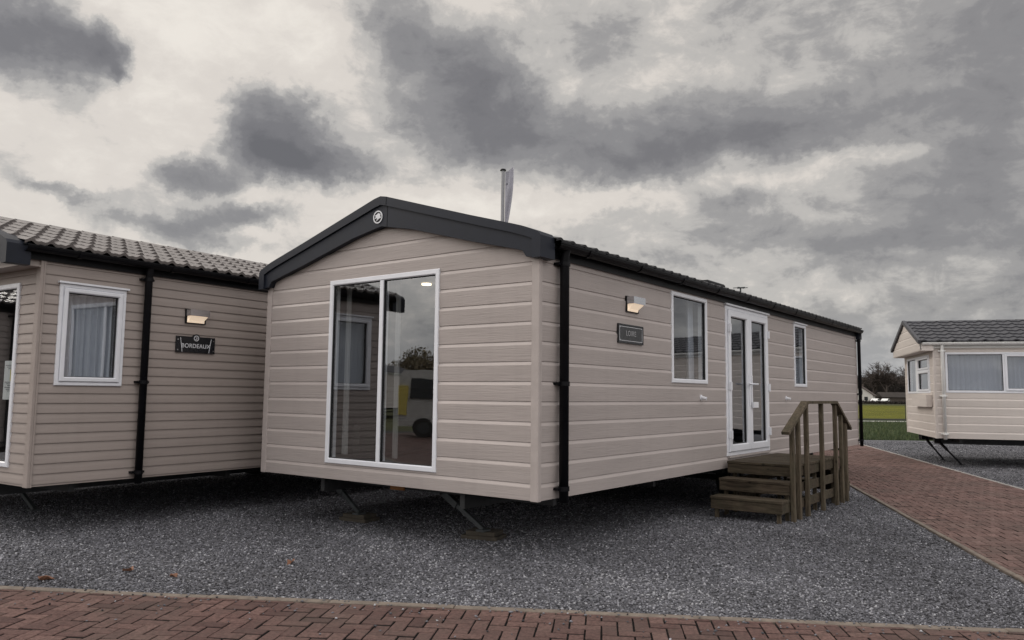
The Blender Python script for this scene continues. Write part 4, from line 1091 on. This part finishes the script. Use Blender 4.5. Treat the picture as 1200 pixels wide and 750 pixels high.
TL = [(236, 108.5, 0, 1.0, 'broad bare tree left of the house gable, mostly hidden by the central caravan'),
      (232, 110.6, 0, 1.0, 'tall bare rounded tree standing just right of the central caravan end'),
      (236, 119.2, 1, 1.02, 'tall bare rounded tree standing just left of the right hand caravan'),
      (250, 113.6, 2, 1.0, 'lower bare tree, left of two in the dip between the tall rounded trees'),
      (252, 118.0, 2, .98, 'lower bare tree, right of two in the dip between the tall rounded trees'),
      (246, 126.0, 0, .95, 'bare tree far behind the right hand caravan'),
      (246, 133.0, 1, .9, 'bare tree farthest to the right behind the right hand caravan')]
used = set()
for i, (dep, lat, pi, sc, lab) in enumerate(TL):
    o = protos[pi] if pi not in used else copy_tree(protos[pi]); used.add(pi)
    o.location = (*far(dep, lat), 0); o.rotation_euler = (0, 0, i * 1.7); o.scale = (sc,) * 3; o['label'] = lab
# undergrowth and wood edge as one mass of twigs
def thicket():
    n = 70000; dep = 240 + 26 * rng.random(n); lat = 85 + 70 * rng.random(n)
    topz = 7.4 + .8 * np.sin(lat * .55) + .6 * np.sin(lat * 1.7)
    z = topz * rng.random(n) ** .8; ln = .5 + 1.3 * rng.random(n)
    x = CX + D.x * dep + E2.x * lat; y = CY + D.y * dep + E2.y * lat
    dx, dy, dz = rng.normal(0, .45, n), rng.normal(0, .45, n), rng.random(n) + .35; w = .035 + .03 * rng.random(n)
    a = np.stack([x, y, z], 1); b = a + np.stack([dx, dy, dz], 1) * ln[:, None]
    o_ = np.stack([E2.x * w, E2.y * w, 0 * w], 1)
    P = np.stack([a - o_, a + o_, b], 1).reshape(-1, 3)
    o = np_mesh('thicket', P, np.arange(3 * n).reshape(-1, 3), M['hedge']); o['kind'] = 'stuff'; o['label'] = 'dark brown leafless wood edge beyond the field'; o['category'] = 'wood'
thicket()
# hedge in front of the wood
def hedge():
    n = 12000; dep = 206 + 2.0 * rng.random(n); lat = 70 + 70 * rng.random(n); z = .75 * rng.random(n); s = .10 + .12 * rng.random(n)
    x = CX + D.x * dep + E2.x * lat; y = CY + D.y * dep + E2.y * lat; c = np.stack([x, y, z], 1)
    P = np.stack([c + rng.normal(0, 1, (n, 3)) * s[:, None] for _ in range(3)], 1).reshape(-1, 3)
    o = np_mesh('hedge', P, np.arange(3 * n).reshape(-1, 3), M['hedge']); tag(o, 'low dark hedge running along the far side of the field', 'hedge')
hedge()
# far house: white gable, brown roof
hs = thing('house', 'small white gabled house with a brown roof at the far edge of the field', 'house', (*far(222, 98.6), 0), math.atan2(-D.y, -D.x) - .5)
mb = MB()
pr = [(-3, 0), (3, 0), (3, 2.4), (0, 4.6), (-3, 2.4)]
mb.prism([(a, b) for a, b in pr], lambda a, b: (4.5, a, b), lambda a, b: (-4.5, a, b)); mb.build('wall', M['house_white'], hs)
mb = MB()
for s in (-1, 1):
    mb.hexa([(4.8, 0, 4.62), (4.8, s * 3.35, 2.16), (4.8, s * 3.35, 2.36), (4.8, 0, 4.82)], [(-4.8, 0, 4.62), (-4.8, s * 3.35, 2.16), (-4.8, s * 3.35, 2.36), (-4.8, 0, 4.82)])
rf = mb.build('roof', M['house_roof'], hs)
mb = MB(); mb.box((-1.5, -.3, 4.4), (-.9, .3, 5.5)); mb.build('chimney', M['house_roof'], rf)
for (a, b) in ((-1.3, .9), (1.3, .9), (0, 2.7)):
    mb = MB(); mb.box((4.5, a - .45, b), (4.53, a + .45, b + 1.0)); mb.build('window', M['car_glass'], hs)
bn = thing('barn', 'long low grey roofed shed among the bare trees beyond the field', 'barn', (*far(226, 112), 0), math.atan2(E2.y, E2.x))
mb = MB(); mb.box((-7, -2.5, 0), (7, 2.5, 1.9)); mb.build('wall', M['bark'], bn)
mb = MB(); mb.prism([(-2.9, 1.85), (2.9, 1.85), (0, 3.3)], lambda a, b: (-7.3, a, b), lambda a, b: (7.3, a, b)); mb.build('roof', M['hedge'], bn)

def vehicle(name, label, cat, prof, win, Wd, body_mat, wheels, r, group=None, extra=None):
    """side profile (x,z) extruded across the width with the upper part drawn in; windows as their own panes"""
    root = thing(name, label, cat, group=group); mb = MB(); zt = max(z for _, z in prof); zmid = zt * .55
    def yy(z): return Wd / 2 - max(0, (z - zmid)) * .16
    n = len(prof); A = [(x, -yy(z), z) for x, z in prof]; B = [(x, yy(z), z) for x, z in prof]
    cx_ = sum(x for x, _ in prof) / n; cz_ = sum(z for _, z in prof) / n
    for s, Q in ((-1, A), (1, B)):
        for k in range(n): mb.face([Q[k], Q[(k + 1) % n], (cx_, s * yy(cz_), cz_)])
    for k in range(n): mb.face([A[k], A[(k + 1) % n], B[(k + 1) % n], B[k]])
    mb.build('body', body_mat, root)
    for q in win:
        for s in (-1, 1):
            g = MB(); g.hexa([(x, s * (yy(z) - .02), z) for x, z in q], [(x, s * (yy(z) + .012), z) for x, z in q]); g.build('window', M['car_glass'], root)
    for x in wheels:
        for s in (-1, 1):
            t = MB(); t.tube([(x, s * (Wd / 2 - .20), r), (x, s * (Wd / 2 + .015), r)], r, 20); o = t.build('wheel', M['rubber'], root)
            t = MB(); t.tube([(x, s * (Wd / 2 + .016), r), (x, s * (Wd / 2 + .024), r)], r * .6, 16); t.build('rim', M['galv'], o)
    return root
car_prof = [(-2.05, .30), (2.0, .30), (2.08, .55), (1.95, .80), (1.0, .95), (.45, 1.38), (-.2, 1.45), (-1.2, 1.40), (-1.8, .98), (-2.08, .90), (-2.12, .55)]
car_win = [[(-1.62, .98), (-.35, .97), (-.35, 1.36), (-1.15, 1.33)], [(-.27, .97), (.82, .97), (.38, 1.32), (-.27, 1.36)]]
c1 = vehicle('parked_car', 'white car at the far edge of the field, left of two', 'car', car_prof, car_win, 1.75, M['white_paint'], (-1.3, 1.3), .31, 'cars parked beyond the field')
c1.location = (*far(216, 99.6), .03); c1.rotation_euler = (0, 0, math.atan2(E2.y, E2.x) + .9)
c2 = copy_tree(c1); c2['label'] = 'white car at the far edge of the field, right of two'; c2.location = (*far(216, 102.4), .03)

# ------------------------------------------------------------------ seen mirrored in the front window: van, caravan and tree across the road
van_prof = [(-2.5, .38), (2.35, .38), (2.5, .6), (2.45, 1.0), (1.75, 1.28), (1.05, 2.10), (.7, 2.25), (-2.35, 2.28), (-2.48, 2.1)]
van_win = [[(.35, 1.28), (1.55, 1.28), (1.0, 1.95), (.35, 1.98)], [(-1.0, 1.30), (.2, 1.30), (.2, 1.98), (-1.0, 1.98)], [(-2.05, 1.30), (-1.1, 1.30), (-1.1, 1.98), (-2.05, 1.98)]]
v1 = vehicle('white_van', 'white van with yellow rear corner, mirrored in the central caravan front window', 'van', van_prof, van_win, 1.95, M['van_paint'], (-1.6, 1.55), .34)
mb = MB()
mb.box((-2.49, -.985, .75), (-2.15, .985, 1.75))
mb.build('rear_panel', M['yellow'], v1)
v1.location = (-15.2, 13.2, 0); v1.rotation_euler = (0, 0, R(-115))
rv2 = copy_tree(rv); rv2['label'] = 'pale static caravan across the road, mirrored behind the round tree'
rv2.location = (-35.5, 35.0, 0); rv2.rotation_euler = (0, 0, R(-30))
rt = thing('round_tree', 'round brown leaved tree behind the road, mirrored in the central front window', 'tree', (-44.0, 43.5, 0))
mb = MB(); mb.tube([(0, 0, 0), (.1, 0, 1.4), (0, .1, 2.6), (.2, 0, 4.2)], [.22, .17, .12, .04], 8)
for k in range(9):
    a = k * .7; mb.tube([(0, 0, 1.6 + .2 * k), (1.3 * math.cos(a), 1.3 * math.sin(a), 2.5 + .28 * k)], [.07, .015], 5)
mb.build('trunk', M['bark'], rt)
n = 9000; d = rng.normal(0, 1, (n, 3)); d /= np.linalg.norm(d, axis=1)[:, None]
lump = 1 + .16 * np.sin(d[:, 0] * 5 + 1) * np.cos(d[:, 1] * 4) + .1 * np.sin(d[:, 2] * 7)
c = d * (rng.random(n) ** .45 * lump)[:, None] * np.array([2.6, 2.6, 2.0]) + np.array([0, 0, 3.2])
P = np.stack([c + rng.normal(0, .09, (n, 3)) for _ in range(3)], 1).reshape(-1, 3)
np_mesh('crown', P, np.arange(3 * n).reshape(-1, 3), M['brown_foliage'], rt)
